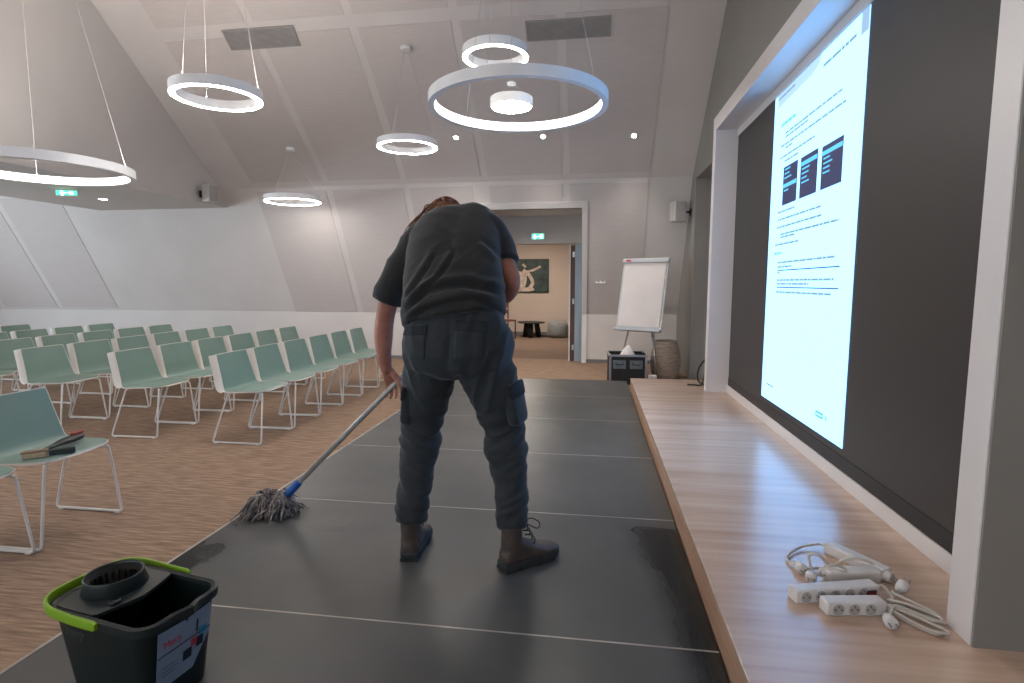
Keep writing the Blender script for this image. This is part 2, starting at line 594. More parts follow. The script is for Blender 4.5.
SX0, SX1 = -1.80, 0.425
stage = thing('stage', 'low dark grey stage of joined deck panels the man is mopping', 'stage', (0, 0, ZC))
joints = [-1.27, -0.26, 0.75, 1.76, 2.77, 3.78, 4.79, 5.80, 6.81]
for a, b in zip(joints[:-1], joints[1:]):
    MB().box(SX0 + 0.012, SX1, a + 0.003, b - 0.003, 0.10, -ZC).build('deck_panel', DECK, stage)
    for x in (SX0 + 0.10, SX1 - 0.10):
        for y in (a + 0.15, b - 0.15):
            MB().box(x - 0.02, x + 0.02, y - 0.02, y + 0.02, 0.0, 0.10).build('leg', ALU, stage)
JM = mat('joint_strip', (186, 180, 172), 0.45, 0.2, rgb2=(150, 142, 134), scale=(6, 6, 6), detail=6)
for y in joints[1:-1]:
    MB().box(SX0 + 0.012, SX1, y - 0.0035, y + 0.0035, 0.10, -ZC + 0.0008).build('joint_strip', JM, stage)
MB().box(SX0, SX0 + 0.012, joints[0], joints[-1], 0.06, -ZC + 0.001).build('edge_profile', JM, stage)
MB().box(SX0, SX1, joints[-1], joints[-1] + 0.012, 0.06, -ZC + 0.001).build('edge_profile', BLACKP, stage)

# ------------------------------------------------------------------ wooden plinth under the video wall
ZP = 0.135
pl = thing('wooden_plinth', 'long low oak plinth running beneath the video wall', 'plinth', (0, 0, ZC))
MB().box(0.430, XR - 0.003, -1.2, 6.24, -ZC + ZP - 0.022, -ZC + ZP).build('top_board', WOOD, pl, bevel=0.002)
MB().box(0.432, 0.452, -1.2, 6.238, 0.0, -ZC + ZP - 0.022).build('front_board', WOODE, pl)
MB().box(0.452, XR, 6.218, 6.238, 0.0, -ZC + ZP - 0.022).build('end_board', WOODE, pl)
# ------------------------------------------------------------------ video wall
XF, XL = 1.115, 1.32
vw = thing('video_wall', 'large dark video wall in a white frame showing a white document', 'screen', (XF, 3.7, ZP))


def W(x, y, z):
    return (x - XF, y - 3.7, z - ZP)


def wbox(mb, x0, x1, y0, y1, z0, z1):
    a, b = W(x0, y0, z0), W(x1, y1, z1)
    return mb.box(a[0], b[0], a[1], b[1], a[2], b[2])


wbox(MB(), XF, XR, 1.70, 1.81, ZP, 2.75).build('frame_post', FRAMEW, vw, bevel=0.003)
wbox(MB(), XF, XR, 5.54, 5.65, ZP, 2.75).build('frame_post', FRAMEW, vw, bevel=0.003)
wbox(MB(), XF, XR, 1.81, 5.54, 2.62, 2.75).build('frame_beam', FRAMEW, vw, bevel=0.003)
wbox(MB(), XF + 0.004, XR, 1.692, 1.70, ZP, 2.75).build('side_cladding', GREYW, vw)
wbox(MB(), XL - 0.012, XR, 1.81, 5.54, ZP, 0.21).build('bottom_sill', FRAMEW, vw, bevel=0.002)
wbox(MB(), XL - 0.012, XR, 1.81, 5.54, 2.555, 2.62).build('top_fascia', FRAMEW, vw, bevel=0.002)
LEDM = mat('dark_led_surface', (66, 63, 62), 0.5, rgb2=(60, 57, 56), scale=(500, 500, 500), detail=1, spec=0.4)
led = wbox(MB(), XL, XR, 1.81, 5.54, 0.21, 2.555).build('led_panel', LEDM, vw)
wbox(MB(), XL - 0.004, XL, 1.81, 5.54, 0.21, 0.285).build('bottom_bezel', mat('bezel_black', (44, 42, 43), 0.5, rgb2=(40, 38, 39), scale=(5, 5, 5)), vw)
# the document shown on the screen: light emitting area, with its print as thin raised marks
DOC = mat('lit_document', (20, 20, 20), 0.6, emit=(0.200, 0.50, 1.0), estr=2.40)
PALE = mat('lit_pale_blue', (20, 20, 20), 0.6, emit=(0.36, 0.56, 0.80), estr=0.95)
SCROLL = mat('lit_scroll_grey', (20, 20, 20), 0.6, emit=(0.30, 0.45, 0.66), estr=0.85)
INK = mat('print_grey', (90, 110, 130), 0.6, emit=(0.22, 0.32, 0.44), estr=0.62)
INKD = mat('print_dark', (40, 44, 60), 0.6, emit=(0.03, 0.05, 0.10), estr=0.7)
CYAN = mat('print_cyan', (40, 120, 160), 0.6, emit=(0.10, 0.46, 0.80), estr=0.95)
NAVY = mat('menu_navy', (34, 38, 66), 0.6, emit=(0.025, 0.03, 0.075), estr=0.8)
LOGOB = mat('logo_blue', (30, 110, 190), 0.6, emit=(0.01, 0.28, 0.72), estr=0.9)
LOGOG = mat('logo_green', (110, 160, 140), 0.6, emit=(0.25, 0.55, 0.45), estr=0.8)
DY0, DY1, DZ0, DZ1 = 3.06, 4.475, 0.327, 2.55     # near (right in view) .. far edge, bottom .. top
DH, DW = DZ1 - DZ0, DY1 - 3.09
doc = wbox(MB(), XL - 0.003, XL, DY0, DY1, DZ0, DZ1).build('document_page', DOC, vw)


def dbox(mb, u0, u1, v0, v1, lift=0.0015, base=0.003):
    # u from the left edge (far end) 0..1, v from the top 0..1
    return wbox(mb, XL - base - lift, XL - base, DY1 - u1 * DW, DY1 - u0 * DW, DZ1 - v1 * DH, DZ1 - v0 * DH)


dbox(MB(), 0.965, 1.020, 0.0, 0.050).build('scroll_mark', SCROLL, doc)
pg = MB()
prof = [(0.05, 0.0), (0.60, 0.0), (0.58, 0.022), (0.50, 0.032), (0.05, 0.040)]
pg.add([W(XL - 0.003 - d, DY1 - u * DW, DZ1 - v * DH) for d in (0.0, 0.0008) for u, v in prof],
       [tuple(range(5)), tuple(range(9, 4, -1))] + [(i, (i + 1) % 5, 5 + (i + 1) % 5, 5 + i) for i in range(5)])
pg.build('header_shape', PALE, doc)


def greeked(mb, u0, u1, v, h=0.006, seed=0):
    # a line of print too small to read in the photograph: dashes of word length
    rnd = random.Random(seed)
    u = u0
    while u < u1 - 0.01:
        w = min(rnd.uniform(0.03, 0.09), u1 - u)
        dbox(mb, u, u + w - 0.008, v - h / 2, v + h / 2)
        u += w


hd = MB()
greeked(hd, 0.06, 0.30, 0.014, 0.007, 1)
greeked(hd, 0.63, 0.935, 0.039, 0.007, 2)
hd.build('print_lines', INK, doc)
ti = MB()
greeked(ti, 0.12, 0.33, 0.106, 0.008, 3)
ti.build('heading', CYAN, doc)
tx = MB()
for i, (a, b, v) in enumerate([(0.19, 0.85, 0.139), (0.19, 0.49, 0.151), (0.13, 0.88, 0.173), (0.20, 0.30, 0.185),
                               (0.125, 0.585, 0.209), (0.20, 0.40, 0.226)]):
    greeked(tx, a, b, v, 0.0055, 10 + i)
for i, (a, b, v) in enumerate([(0.134, 0.38, 0.381), (0.135, 0.695, 0.405), (0.13, 0.705, 0.429), (0.19, 0.88, 0.453),
                               (0.19, 0.40, 0.462), (0.11, 0.46, 0.484), (0.17, 0.87, 0.542), (0.17, 0.38, 0.556),
                               (0.17, 0.215, 0.574), (0.17, 0.866, 0.598), (0.17, 0.607, 0.610), (0.165, 0.847, 0.636)]):
    greeked(tx, a, b, v, 0.0055, 30 + i)
tx.build('print_lines', INK, doc)
hd2 = MB()
greeked(hd2, 0.11, 0.225, 0.512, 0.007, 4)
hd2.build('heading', CYAN, doc)
for v in (0.567, 0.621):
    dbox(MB(), 0.17, 0.906, v - 0.0016, v + 0.0016).build('rule', INKD, doc)
# three dark menu pictures
for (u0, u1, t0, t1, hl) in ((0.19, 0.386, 0.245, 0.363, 0.45), (0.427, 0.625, 0.247, 0.363, 0.12), (0.670, 0.872, 0.252, 0.363, 0.12)):
    me_ = dbox(MB(), u0, u1, t0, t1).build('menu_picture', NAVY, doc)
    hb_ = MB()
    dbox(hb_, u0 + 0.005, u1 - 0.005, t0 + (t1 - t0) * hl, t0 + (t1 - t0) * (hl + 0.10), 0.001, 0.0045)
    hb_.build('highlight_bar', CYAN, doc)
    ln = MB()
    for k in range(6):
        f_ = 0.06 + k * 0.11
        if abs(f_ - hl) < 0.1 or f_ > 0.85:
            continue
        dbox(ln, u0 + 0.02, u0 + 0.02 + (u1 - u0) * random.uniform(0.3, 0.6), t0 + (t1 - t0) * f_, t0 + (t1 - t0) * (f_ + 0.035), 0.001, 0.0045)
    ln.build('menu_lines', CYAN, doc)
fo = MB()
greeked(fo, 0.085, 0.20, 0.948, 0.005, 5)
fo.build('print_lines', INK, doc)
dbox(MB(), 0.760, 0.832, 0.944, 0.958).build('blue_logo', LOGOB, doc)
lg = MB()
for k in range(4):
    dbox(lg, 0.768 + k * 0.015, 0.779 + k * 0.015, 0.948, 0.954, 0.001, 0.0045)
lg.build('logo_letters', DOC, doc)
dbox(MB(), 0.855, 0.872, 0.945, 0.957).build('green_mark', LOGOG, doc)

# ------------------------------------------------------------------ lamps


def ring_pendant(name, label, c, Rr, zt, w=0.045, h=0.075, inner=False, ncab=3, group=None, spread=0.02, up=True):
    t = thing(name, label, 'pendant lamp', c, 0, group)
    if inner:
        MB().annulus([(Rr, 0), (Rr, h), (Rr - 0.005, h), (Rr - 0.005, h - 0.016), (Rr - w + 0.005, h - 0.016), (Rr - w + 0.005, h), (Rr - w, h), (Rr - w, 0)], 96).build('ring_body', LAMPW, t)
        smooth_by_angle(t.children[-1])
        MB().annulus([(Rr - w + 0.001, 0.005), (Rr - w + 0.001, h - 0.006), (Rr - w - 0.003, h - 0.006), (Rr - w - 0.003, 0.005)], 96).build('diffuser', GLOWBIG, t, True)
    else:
        o = MB().annulus([(Rr, 0), (Rr, h), (Rr - 0.005, h), (Rr - 0.005, h - 0.016), (Rr - w + 0.005, h - 0.016), (Rr - w + 0.005, h), (Rr - w, h), (Rr - w, 0)], 72).build('ring_body', LAMPW, t)
        smooth_by_angle(o)
        MB().annulus([(Rr - 0.004, 0.0), (Rr - 0.004, -0.004), (Rr - w + 0.004, -0.004), (Rr - w + 0.004, 0.0)], 72).build('diffuser', GLOW, t)
    if up:
        MB().annulus([(Rr - 0.006, h - 0.015), (Rr - 0.006, h - 0.012), (Rr - w + 0.006, h - 0.012), (Rr - w + 0.006, h - 0.015)], 72).build('up_light', UPLIGHT, t)  # unseen glowing strip in the ring top, added to brighten the ceiling
    for k in range(ncab):
        a = 2 * math.pi * k / ncab + 0.35
        p = (math.cos(a) * (Rr - w / 2), math.sin(a) * (Rr - w / 2), h)
        q = (math.cos(a) * spread, math.sin(a) * spread, zt - c[2])
        MB().tube([p, q], 0.0022, 6).build('cable', CABLEG, t)
    MB().lathe([(0.06, zt - c[2] - 0.035), (0.065, zt - c[2] - 0.03), (0.065, zt - c[2] + 0.01)], 24).build('canopy', LAMPW, t)
    return t


ring_pendant('ring_pendant', 'largest ring pendant, hanging above the bent man', (-0.578, 4.26, 2.505), 0.67, ZT, inner=True, up=False)
ring_pendant('ring_pendant', 'large ring pendant at the left edge of the picture', (-4.66, 4.16, 2.13), 0.68, ZT, inner=True)
ring_pendant('ring_pendant', 'small ring pendant just above the largest ring', (-0.909, 5.172, 3.235), 0.30, ZT, h=0.078, up=False)
ring_pendant('ring_pendant', 'medium ring pendant below the left ceiling grille', (-3.00, 4.195, 2.67), 0.335, ZT)
ring_pendant('ring_pendant', 'small ring pendant left of the man, white canopy above', (-2.30, 6.77, 2.87), 0.37, 4.05, up=False)
ring_pendant('ring_pendant', 'farthest ring pendant, low against the sloped back wall', (-4.44, 7.80, 2.40), 0.40, 3.17, up=False)
dp = thing('disc_pendant', 'small round disc pendant inside the largest ring', 'pendant lamp', (-0.622, 4.219, 2.505))
o = MB().lathe([(0.150, 0.0), (0.158, 0.004), (0.158, 0.062), (0.150, 0.068)], 48).build('housing', LAMPW, dp)
smooth_by_angle(o)
MB().lathe([(0.145, -0.004), (0.145, 0.0)], 48).build('diffuser', GLOW, dp)
MB().lathe([(0.035, 0.16), (0.035, 0.172), (0.01, 0.185)], 20).build('hub', LAMPW, dp)
for k in range(3):
    a = 2 * math.pi * k / 3
    MB().tube([(0.13 * math.cos(a), 0.13 * math.sin(a), 0.068), (0.02 * math.cos(a), 0.02 * math.sin(a), 0.16)], 0.0018, 6).build('cable', CABLEG, dp)
MB().tube([(0, 0, 0.18), (0, 0, ZT - 2.505)], 0.0022, 6).build('cable', CABLEG, dp)
MB().lathe([(0.05, ZT - 2.505 - 0.03), (0.05, ZT - 2.505 + 0.01)], 20).build('canopy', LAMPW, dp)
# pendants of the same kind added behind the camera, out of view, for more light
ring_pendant('ring_pendant', 'added fill ring pendant, unseen behind the camera above the stage', (-1.2, 0.2, 3.3), 0.67, ZT, inner=True)
ring_pendant('ring_pendant', 'added fill ring pendant, unseen behind the camera above the seating', (-4.2, -0.6, 3.1), 0.67, ZT, inner=True)

# recessed spots in the slope
for (x, y, z), side in zip([(-1.929, 7.76, 3.232), (-0.71, 7.789, 3.208), (0.516, 7.819, 3.182)], ('left', 'middle', 'right')):
    s = thing('recessed_spot', side + ' one of three recessed spots in the sloped ceiling', 'spotlight', (x, on_up(z), z), 0, 'recessed spots in the slope')
    s.rotation_euler = (R(180 - 40.5), 0, 0)
    MB().annulus([(0.045, -0.002), (0.045, 0.014), (0.030, 0.014), (0.030, -0.002)], 24).build('bezel', LAMPW, s)
    MB().lathe([(0.030, 0.002), (0.030, 0.010)], 24).build('lens', SPOTG, s)
    lamp_beam(s, (x, on_up(z) - 0.03, z - 0.04), 60, tilt=R(12))
# soffit spot and exit sign under the bulkhead
s = thing('soffit_spot', 'recessed round spot in the underside of the left bulkhead', 'spotlight', (-7.20, 7.36, BZ))
MB().annulus([(0.075, 0.0), (0.075, -0.010), (0.055, -0.010), (0.055, 0.0)], 24).build('bezel', LAMPW, s)
MB().lathe([(0.055, -0.006), (0.055, 0.0)], 24).build('lens', SPOTG, s)
lamp_beam(s, (-7.20, 7.36, BZ - 0.03), 42)
for k, y_ in enumerate((4.6, 1.8)):  # copies out of view, added to light the left wall and seating
    s2 = dup(s, (-7.20, y_, BZ))
    tag(s2, ['added unseen spot over the rear chairs, left of the picture', 'added unseen spot over the aisle, far left of the picture'][k], 'spotlight')
    lamp_beam(s2, (-7.20, y_, BZ - 0.03), 42)
EXG = mat('exit_green', (20, 160, 110), 0.4, emit=(0.05, 0.75, 0.42), estr=1.6)
EXW = mat('exit_white', (240, 250, 245), 0.4, emit=(0.8, 1.0, 0.92), estr=2.0)


def exit_sign(label, loc, rz, w=0.26, h=0.13):
    t = thing('exit_sign', label, 'exit sign', loc, rz)
    MB().box(-w / 2 - 0.01, w / 2 + 0.01, 0.0, 0.035, -0.01, h + 0.01).build('housing', LAMPW, t, bevel=0.003)
    MB().box(-w / 2, w / 2, -0.004, 0.0, 0, h).build('lit_face', EXG, t)
    p = MB()
    # running figure, arrow and door pictogram
    p.ball((-0.055, -0.006, h * 0.80), 0.012, 8, 6, (1, 0.25, 1))
    p.obox((-0.05, -0.006, h * 0.55), (1, 0, 0.3), (0, 1, 0), (-0.3, 0, 1), 0.018, 0.003, 0.045)
    p.obox((-0.062, -0.006, h * 0.28), (1, 0, 0.7), (0, 1, 0), (-0.7, 0, 1), 0.012, 0.003, 0.04)
    p.obox((-0.038, -0.006, h * 0.28), (1, 0, -0.6), (0, 1, 0), (0.6, 0, 1), 0.012, 0.003, 0.04)
    p.box(0.035, 0.08, -0.0065, -0.004, h * 0.15, h * 0.85)
    p.box(-0.02, 0.025, -0.0065, -0.004, h * 0.45, h * 0.55)
    p.build('pictogram', EXW, t)
    return t


exit_sign('green exit sign above the doorway in the back wall', (-0.945, YB + 0.06, 1.95), 0, 0.20, 0.085)
exit_sign('green exit sign under the left bulkhead', (-6.95, 6.55, BZ - 0.075), R(20), 0.24, 0.055)

# ceiling grilles
GR = mat('grille_grey', (168, 165, 162), 0.5, 0.0, rgb2=(160, 157, 154), scale=(10, 10, 10))
GRD = mat('grille_dark', (92, 90, 88), 0.8, rgb2=(86, 84, 82), scale=(10, 10, 10))


def grille(label, x0, x1, za, zb):
    L = Vector((0, on_up(zb) - on_up(za), zb - za)).length
    ww = x1 - x0
    g = thing('ceiling_grille', label, 'vent', ((x0 + x1) / 2, on_up((za + zb) / 2), (za + zb) / 2), 0, 'ventilation grilles in the sloped ceiling')
    g.rotation_euler = (R(180 - 40.5), 0, 0)    # local z = out of the slope, local y = along the slope
    MB().box(-ww / 2, ww / 2, -L / 2, L / 2, 0.006, 0.012).build('backing', GRD, g)
    f = MB().box(-ww / 2, ww / 2, -L / 2, -L / 2 + 0.012, 0.008, 0.022).box(-ww / 2, ww / 2, L / 2 - 0.012, L / 2, 0.008, 0.022)
    f.box(-ww / 2, -ww / 2 + 0.012, -L / 2, L / 2, 0.008, 0.022).box(ww / 2 - 0.012, ww / 2, -L / 2, L / 2, 0.008, 0.022)
    f.build('frame', GR, g)
    n = 16
    for k in range(n):
        y = -L / 2 + 0.012 + (L - 0.024) * (k + 0.5) / n
        MB().box(-ww / 2 + 0.012, ww / 2 - 0.012, y - 0.0042, y + 0.0042, 0.010, 0.020).build('slat', GR, g)
    return g


grille('grey ventilation grille in the slope, upper left', -4.56, -3.62, 4.13, 4.29)
grille('grey ventilation grille in the slope above the largest ring', -0.82, 0.16, 4.05, 4.20)


# wall speakers
def wall_speaker(label, loc, rz, tilt=0.0, s=1.0):
    t = thing('wall_speaker', label, 'speaker', loc, rz)
    t.rotation_euler = (tilt, 0, rz)
    sp = mat('speaker_shell', (196, 192, 188), 0.6, rgb2=(188, 184, 180), scale=(8, 8, 8))
    pr = [(-0.10, -0.09), (0.10, -0.09), (0.075, 0.10), (-0.075, 0.10)]
    MB().prism_z([(x * s, y * s) for x, y in pr], -0.15 * s, 0.15 * s).build('cabinet', sp, t, bevel=0.012)
    MB().box(-0.088 * s, 0.088 * s, -0.099 * s, -0.089 * s, -0.135 * s, 0.135 * s).build('front_grille', mat('speaker_cloth', (172, 168, 164), 0.9, rgb2=(160, 156, 152), scale=(150, 150, 150)), t, bevel=0.004)
    MB().tube([(0, 0.09 * s, 0), (0, 0.2 * s, 0.0)], 0.014, 10).build('bracket_arm', BLACKP, t, True)
    MB().box(-0.03, 0.03, 0.19 * s, 0.205 * s, -0.05, 0.05).build('wall_plate', BLACKP, t)
    return t


wall_speaker('pale wall speaker in the back right corner beside the grey wall', (1.20, 8.36, 2.22), R(-75), 0.0, 0.95)
wall_speaker('pale wall speaker on the bottom edge of the left bulkhead', (-5.83, 7.85, 2.56), R(-100) + math.pi, 0.0, 0.85)

# sockets on the back wall
so = thing('wall_socket', 'small white double socket on the back wall beside the flipchart', 'socket', (0.12, on_low(1.22), 1.22))
so.rotation_euler = (R(-28), 0, 0)
MB().box(-0.075, 0.075, -0.020, -0.006, -0.038, 0.038).build('cover_plate', TRIMW, so, bevel=0.004)
for x in (-0.036, 0.036):
    MB().lathe([(0.024, -0.022), (0.024, -0.019)], 20).build('socket_well', mat('socket_well_grey', (150, 148, 146), 0.6, rgb2=(142, 140, 138), scale=(9, 9, 9)), so)  # flat discs, a darker grey than the cover plate
    so.children[-1].rotation_euler = (R(90), 0, 0)
    so.children[-1].location = (x, -0.042, 0)
# ------------------------------------------------------------------ chairs
SHELLW = mat('chair_shell_white', (226, 220, 212), 0.4, rgb2=(220, 214, 206), scale=(3, 3, 3))
GREEN = mat('chair_green', (124, 150, 140), 0.36, rgb2=(120, 146, 136), scale=(4, 4, 4))
STEELW = mat('chair_white_steel', (226, 222, 216), 0.35, rgb2=(218, 214, 208), scale=(6, 6, 6))


def shell_pts(nu=17, inset=0.0, lift=0.0):
    # side profile from the seat front to the top of the back: (x, z, halfwidth, wrap)
    prof = [(0.232, 0.440, 0.150, 0), (0.228, 0.450, 0.178, 0), (0.20, 0.455, 0.215, 0), (0.14, 0.455, 0.235, 0), (0.06, 0.452, 0.243, 0), (0.00, 0.449, 0.246, 0.0),
            (-0.05, 0.448, 0.247, 0.0), (-0.085, 0.449, 0.243, 0.002), (-0.102, 0.458, 0.236, 0.004), (-0.114, 0.478, 0.230, 0.006), (-0.131, 0.53, 0.223, 0.010),
            (-0.152, 0.60, 0.217, 0.013), (-0.173, 0.67, 0.211, 0.016), (-0.191, 0.73, 0.207, 0.018), (-0.199, 0.757, 0.203, 0.018)]
    us = [-1.0, -0.97, -0.90, -0.82, -0.74, -0.67, -0.62, -0.56, -0.3, 0.0, 0.3, 0.56, 0.62, 0.67, 0.74, 0.82, 0.90, 0.97, 1.0]
    nu = len(us)
    rows = []
    P = [Vector((p[0], 0, p[1])) for p in prof]
    for i, (x, z, hw, wr) in enumerate(prof):
        t = (P[min(i + 1, len(P) - 1)] - P[max(i - 1, 0)]).normalized()
        nrm = Vector((t.z, 0, -t.x))           # points up / forward
        if nrm.z < 0 and i < 7:
            nrm = -nrm
        if i >= 7 and nrm.x < 0:
            nrm = -nrm
        row = []
        for j in range(nu):
            u = us[j]
            h = hw - inset
            fwd = wr * max(0.0, (abs(u) - 0.2) / 0.8) ** 1.6
            bow = 0.012 * (1 - u * u) if i <= 2 else 0.0
            dish = 0.006 * (1 - u * u) if 2 < i < 8 else 0
            row.append(Vector((x + fwd + bow, u * h, z - dish)) + nrm * lift)
        rows.append(row)
    if inset:
        rows[0] = [p + Vector((-inset * 0.8, 0, 0.006)) for p in rows[0]]
        rows[1] = [p + Vector((-inset * 0.8, 0, 0.002)) for p in rows[1]]
        rows[-1] = [p + Vector((0.002, 0, -inset)) for p in rows[-1]]
    return rows


def sheet(rows, t):
    # a sheet with real thickness, offset against its normals
    a = np.array([[list(p) for p in r] for r in rows])
    du = np.gradient(a, axis=1)
    dv = np.gradient(a, axis=0)
    n = np.cross(du, dv)
    n /= np.linalg.norm(n, axis=2, keepdims=True) + 1e-9
    if n[4, n.shape[1] // 2, 2] < 0:
        n = -n
    b = a - n * t
    m, k = a.shape[:2]
    v = [tuple(p) for p in a.reshape(-1, 3)] + [tuple(p) for p in b.reshape(-1, 3)]
    f = []
    N = m * k
    for i in range(m - 1):
        for j in range(k - 1):
            q = (i * k + j, i * k + j + 1, (i + 1) * k + j + 1, (i + 1) * k + j)
            f.append(q)
            f.append(tuple(N + x for x in reversed(q)))
    ring = [j for j in range(k)] + [i * k + k - 1 for i in range(1, m)] + [(m - 1) * k + j for j in range(k - 2, -1, -1)] + [i * k for i in range(m - 2, 0, -1)]
    for i in range(len(ring)):
        a_, b_ = ring[i], ring[(i + 1) % len(ring)]
        f.append((a_, b_, N + b_, N + a_))
    return MB().add(v, f)


def rounded(pts, r=0.025, n=5):
    P = [Vector(p) for p in pts]
    out = [P[0]]
    for i in range(1, len(P) - 1):
        a = (P[i - 1] - P[i]).normalized()
        b = (P[i + 1] - P[i]).normalized()
        for k in range(n + 1):
            t = k / n
            out.append((P[i] + a * r) * (1 - t) ** 2 + P[i] * (2 * t * (1 - t)) + (P[i] + b * r) * t ** 2)
    out.append(P[-1])
    return out


def make_chair():
    t = thing('shell_chair', 'chair', 'chair')
    o = sheet(shell_pts(), 0.011).build('seat_shell', SHELLW, t)
    smooth_by_angle(o, 60)
    g = sheet(shell_pts(inset=0.006, lift=0.0022), 0.0018).build('green_liner', GREEN, t)
    smooth_by_angle(g, 60)
    edge_ = shell_pts()
    for s in (-1, 1):
        # side of the backrest shell, folded back from the green front
        rows_ = []
        for i in range(7, 15):
            p = edge_[i][0 if s < 0 else -1]
            dp = 0.066 * (0.55 if i == 7 else (0.8 if i == 8 else 1.0))
            rows_.append([p + Vector((0.0, 0.0, 0.0)), p + Vector((-0.004, s * 0.004, 0)), p + Vector((-dp * 0.5, s * 0.008, -0.006)), p + Vector((-dp, s * 0.006, -0.014))])
        a_ = np.array([[list(q) for q in r_] for r_ in rows_])
        in_ = a_ - np.array([0.0, s * 0.006, 0.0])
        fm = MB()
        m_, k_ = a_.shape[:2]
        v_ = [tuple(q) for q in a_.reshape(-1, 3)] + [tuple(q) for q in in_.reshape(-1, 3)]
        N_ = m_ * k_
        f_ = []
        for i in range(m_ - 1):
            for j in range(k_ - 1):
                q = (i * k_ + j, i * k_ + j + 1, (i + 1) * k_ + j + 1, (i + 1) * k_ + j)
                f_ += [q, tuple(N_ + x_ for x_ in reversed(q))]
        rg2 = [j for j in range(k_)] + [i * k_ + k_ - 1 for i in range(1, m_)] + [(m_ - 1) * k_ + j for j in range(k_ - 2, -1, -1)] + [i * k_ for i in range(m_ - 2, 0, -1)]
        f_ += [(rg2[i], rg2[(i + 1) % len(rg2)], N_ + rg2[(i + 1) % len(rg2)], N_ + rg2[i]) for i in range(len(rg2))]
        smooth_by_angle(fm.add(v_, f_).build('side_flange', SHELLW, t), 60)
        y0, y1 = s * 0.235, s * 0.245
        path = rounded([(0.15, s * 0.12, 0.432), (0.222, y0 * 0.80, 0.432), (0.225, y1, 0.010), (-0.225, y1, 0.010), (-0.075, y0 * 0.92, 0.430), (-0.04, s * 0.12, 0.432)])
        MB().tube(path, 0.0075, 8).build('sled_leg', STEELW, t, True)
        for x in (-0.19, 0.19):
            MB().box(x - 0.014, x + 0.014, y1 - 0.009, y1 + 0.009, 0.0, 0.008).build('glide', STEELW, t)
    for x in (0.15, -0.04):
        MB().tube([(x, -0.12, 0.432), (x, 0.12, 0.432)], 0.0075, 8).build('cross_bar', STEELW, t, True)
    return t


chair0 = make_chair()
first = True
ordw = ['first', 'second', 'third', 'fourth', 'fifth', 'sixth']
roww = ['front row nearest the stage', 'second row from the stage', 'third row from the stage', 'fourth row from the stage', 'fifth row from the stage', 'rearmost row']
spots = []
for r in range(6):
    for k in range(6 if r < 5 else 5):
        x = -2.970 - 1.022 * r
        y = 4.164 + 0.05 * r + 0.517 * k + 0.245
        if r == 5:
            y += 0.08
        end = ' at the aisle end' if k == 0 else (' at the far end' if k == (5 if r < 5 else 4) else '')
        lab = 'pale green chair, %s seat from the aisle, %s' % (ordw[k], roww[r])
        spots.append((x, y, random.uniform(-1.2, 1.2), lab, 'rows of chairs beyond the aisle'))
spots.append((-2.975, 2.29 + 0.245, 0.0, 'near green shell chair with cleaning brushes on its seat', 'chairs before the aisle'))
spots.append((-2.985, 1.775 + 0.245, 1.0, 'nearest green shell chair, cut off by the left picture edge', 'chairs before the aisle'))
for (x, y, a, lab, grp) in spots:
    if first:
        c = chair0
        c.location = (x, y, ZC)
        c.rotation_euler = (0, 0, R(a))
        first = False
    else:
        c = dup(chair0, (x, y, ZC), R(a))
    tag(c, lab, 'chair', grp)

# brushes lying on the near chair
SZ = ZC + 0.4575
CX, CY = -2.975, 2.535
BRIS = mat('beige_bristles', (188, 170, 140), 0.8, rgb2=(164, 144, 112), scale=(90, 90, 90), detail=3)
b1 = thing('hand_brush', 'flat hand brush with beige bristles and dark handle on the near chair', 'brush', (-2.815, 2.430, SZ), R(42))
MB().box(-0.105, -0.008, -0.024, 0.024, 0.002, 0.026).build('bristles', BRIS, b1, bevel=0.003)
MB().box(-0.110, 0.0, -0.020, 0.020, 0.026, 0.038).build('brush_back', mat('brush_wood', (150, 128, 104), 0.6, rgb2=(132, 110, 88), scale=(30, 4, 30)), b1, bevel=0.003)
MB().box(0.0, 0.110, -0.018, 0.018, 0.002, 0.034).build('handle', mat('dark_green_handle', (34, 46, 44), 0.5, rgb2=(40, 52, 50), scale=(10, 10, 10)), b1, bevel=0.006, segs=3)
b2 = thing('scrubbing_tool', 'black scraper tool with a red tip on the near chair', 'tool', (-2.915, 2.590, SZ), R(100))
MB().loft([superring((-0.20, 0, 0.012), (0, 1, 0), (0, 0, 1), 0.010, 0.008, 14), superring((-0.05, 0.006, 0.014), (0, 1, 0), (0, 0, 1), 0.014, 0.010, 14), superring((0.0, 0.006, 0.018), (0, 1, 0), (0, 0, 1), 0.028, 0.014, 14),
           superring((0.06, 0.0, 0.020), (0, 1, 0), (0, 0, 1), 0.040, 0.018, 14), superring((0.12, -0.004, 0.022), (0, 1, 0), (0, 0, 1), 0.034, 0.019, 14), superring((0.14, -0.004, 0.022), (0, 1, 0), (0, 0, 1), 0.022, 0.012, 14)]).build('tool_body', BLACKP, b2, True)
MB().box(0.09, 0.155, -0.012, 0.020, 0.036, 0.048).build('red_tip', mat('tool_red', (168, 52, 48), 0.5, rgb2=(150, 44, 42), scale=(10, 10, 10)), b2, bevel=0.004)

# ------------------------------------------------------------------ mop
mopd = Vector((0.59, 0.08, 0.606)).normalized()
mop0 = Vector((-1.590, 2.598, 0.080))
mp = thing('mop', 'wet string mop with metal handle and blue socket, held by the man', 'mop', (mop0.x, mop0.y, 0.0))


def mloc(t):
    p = mop0 + mopd * t
    return Vector((p.x - mop0.x, p.y - mop0.y, p.z))


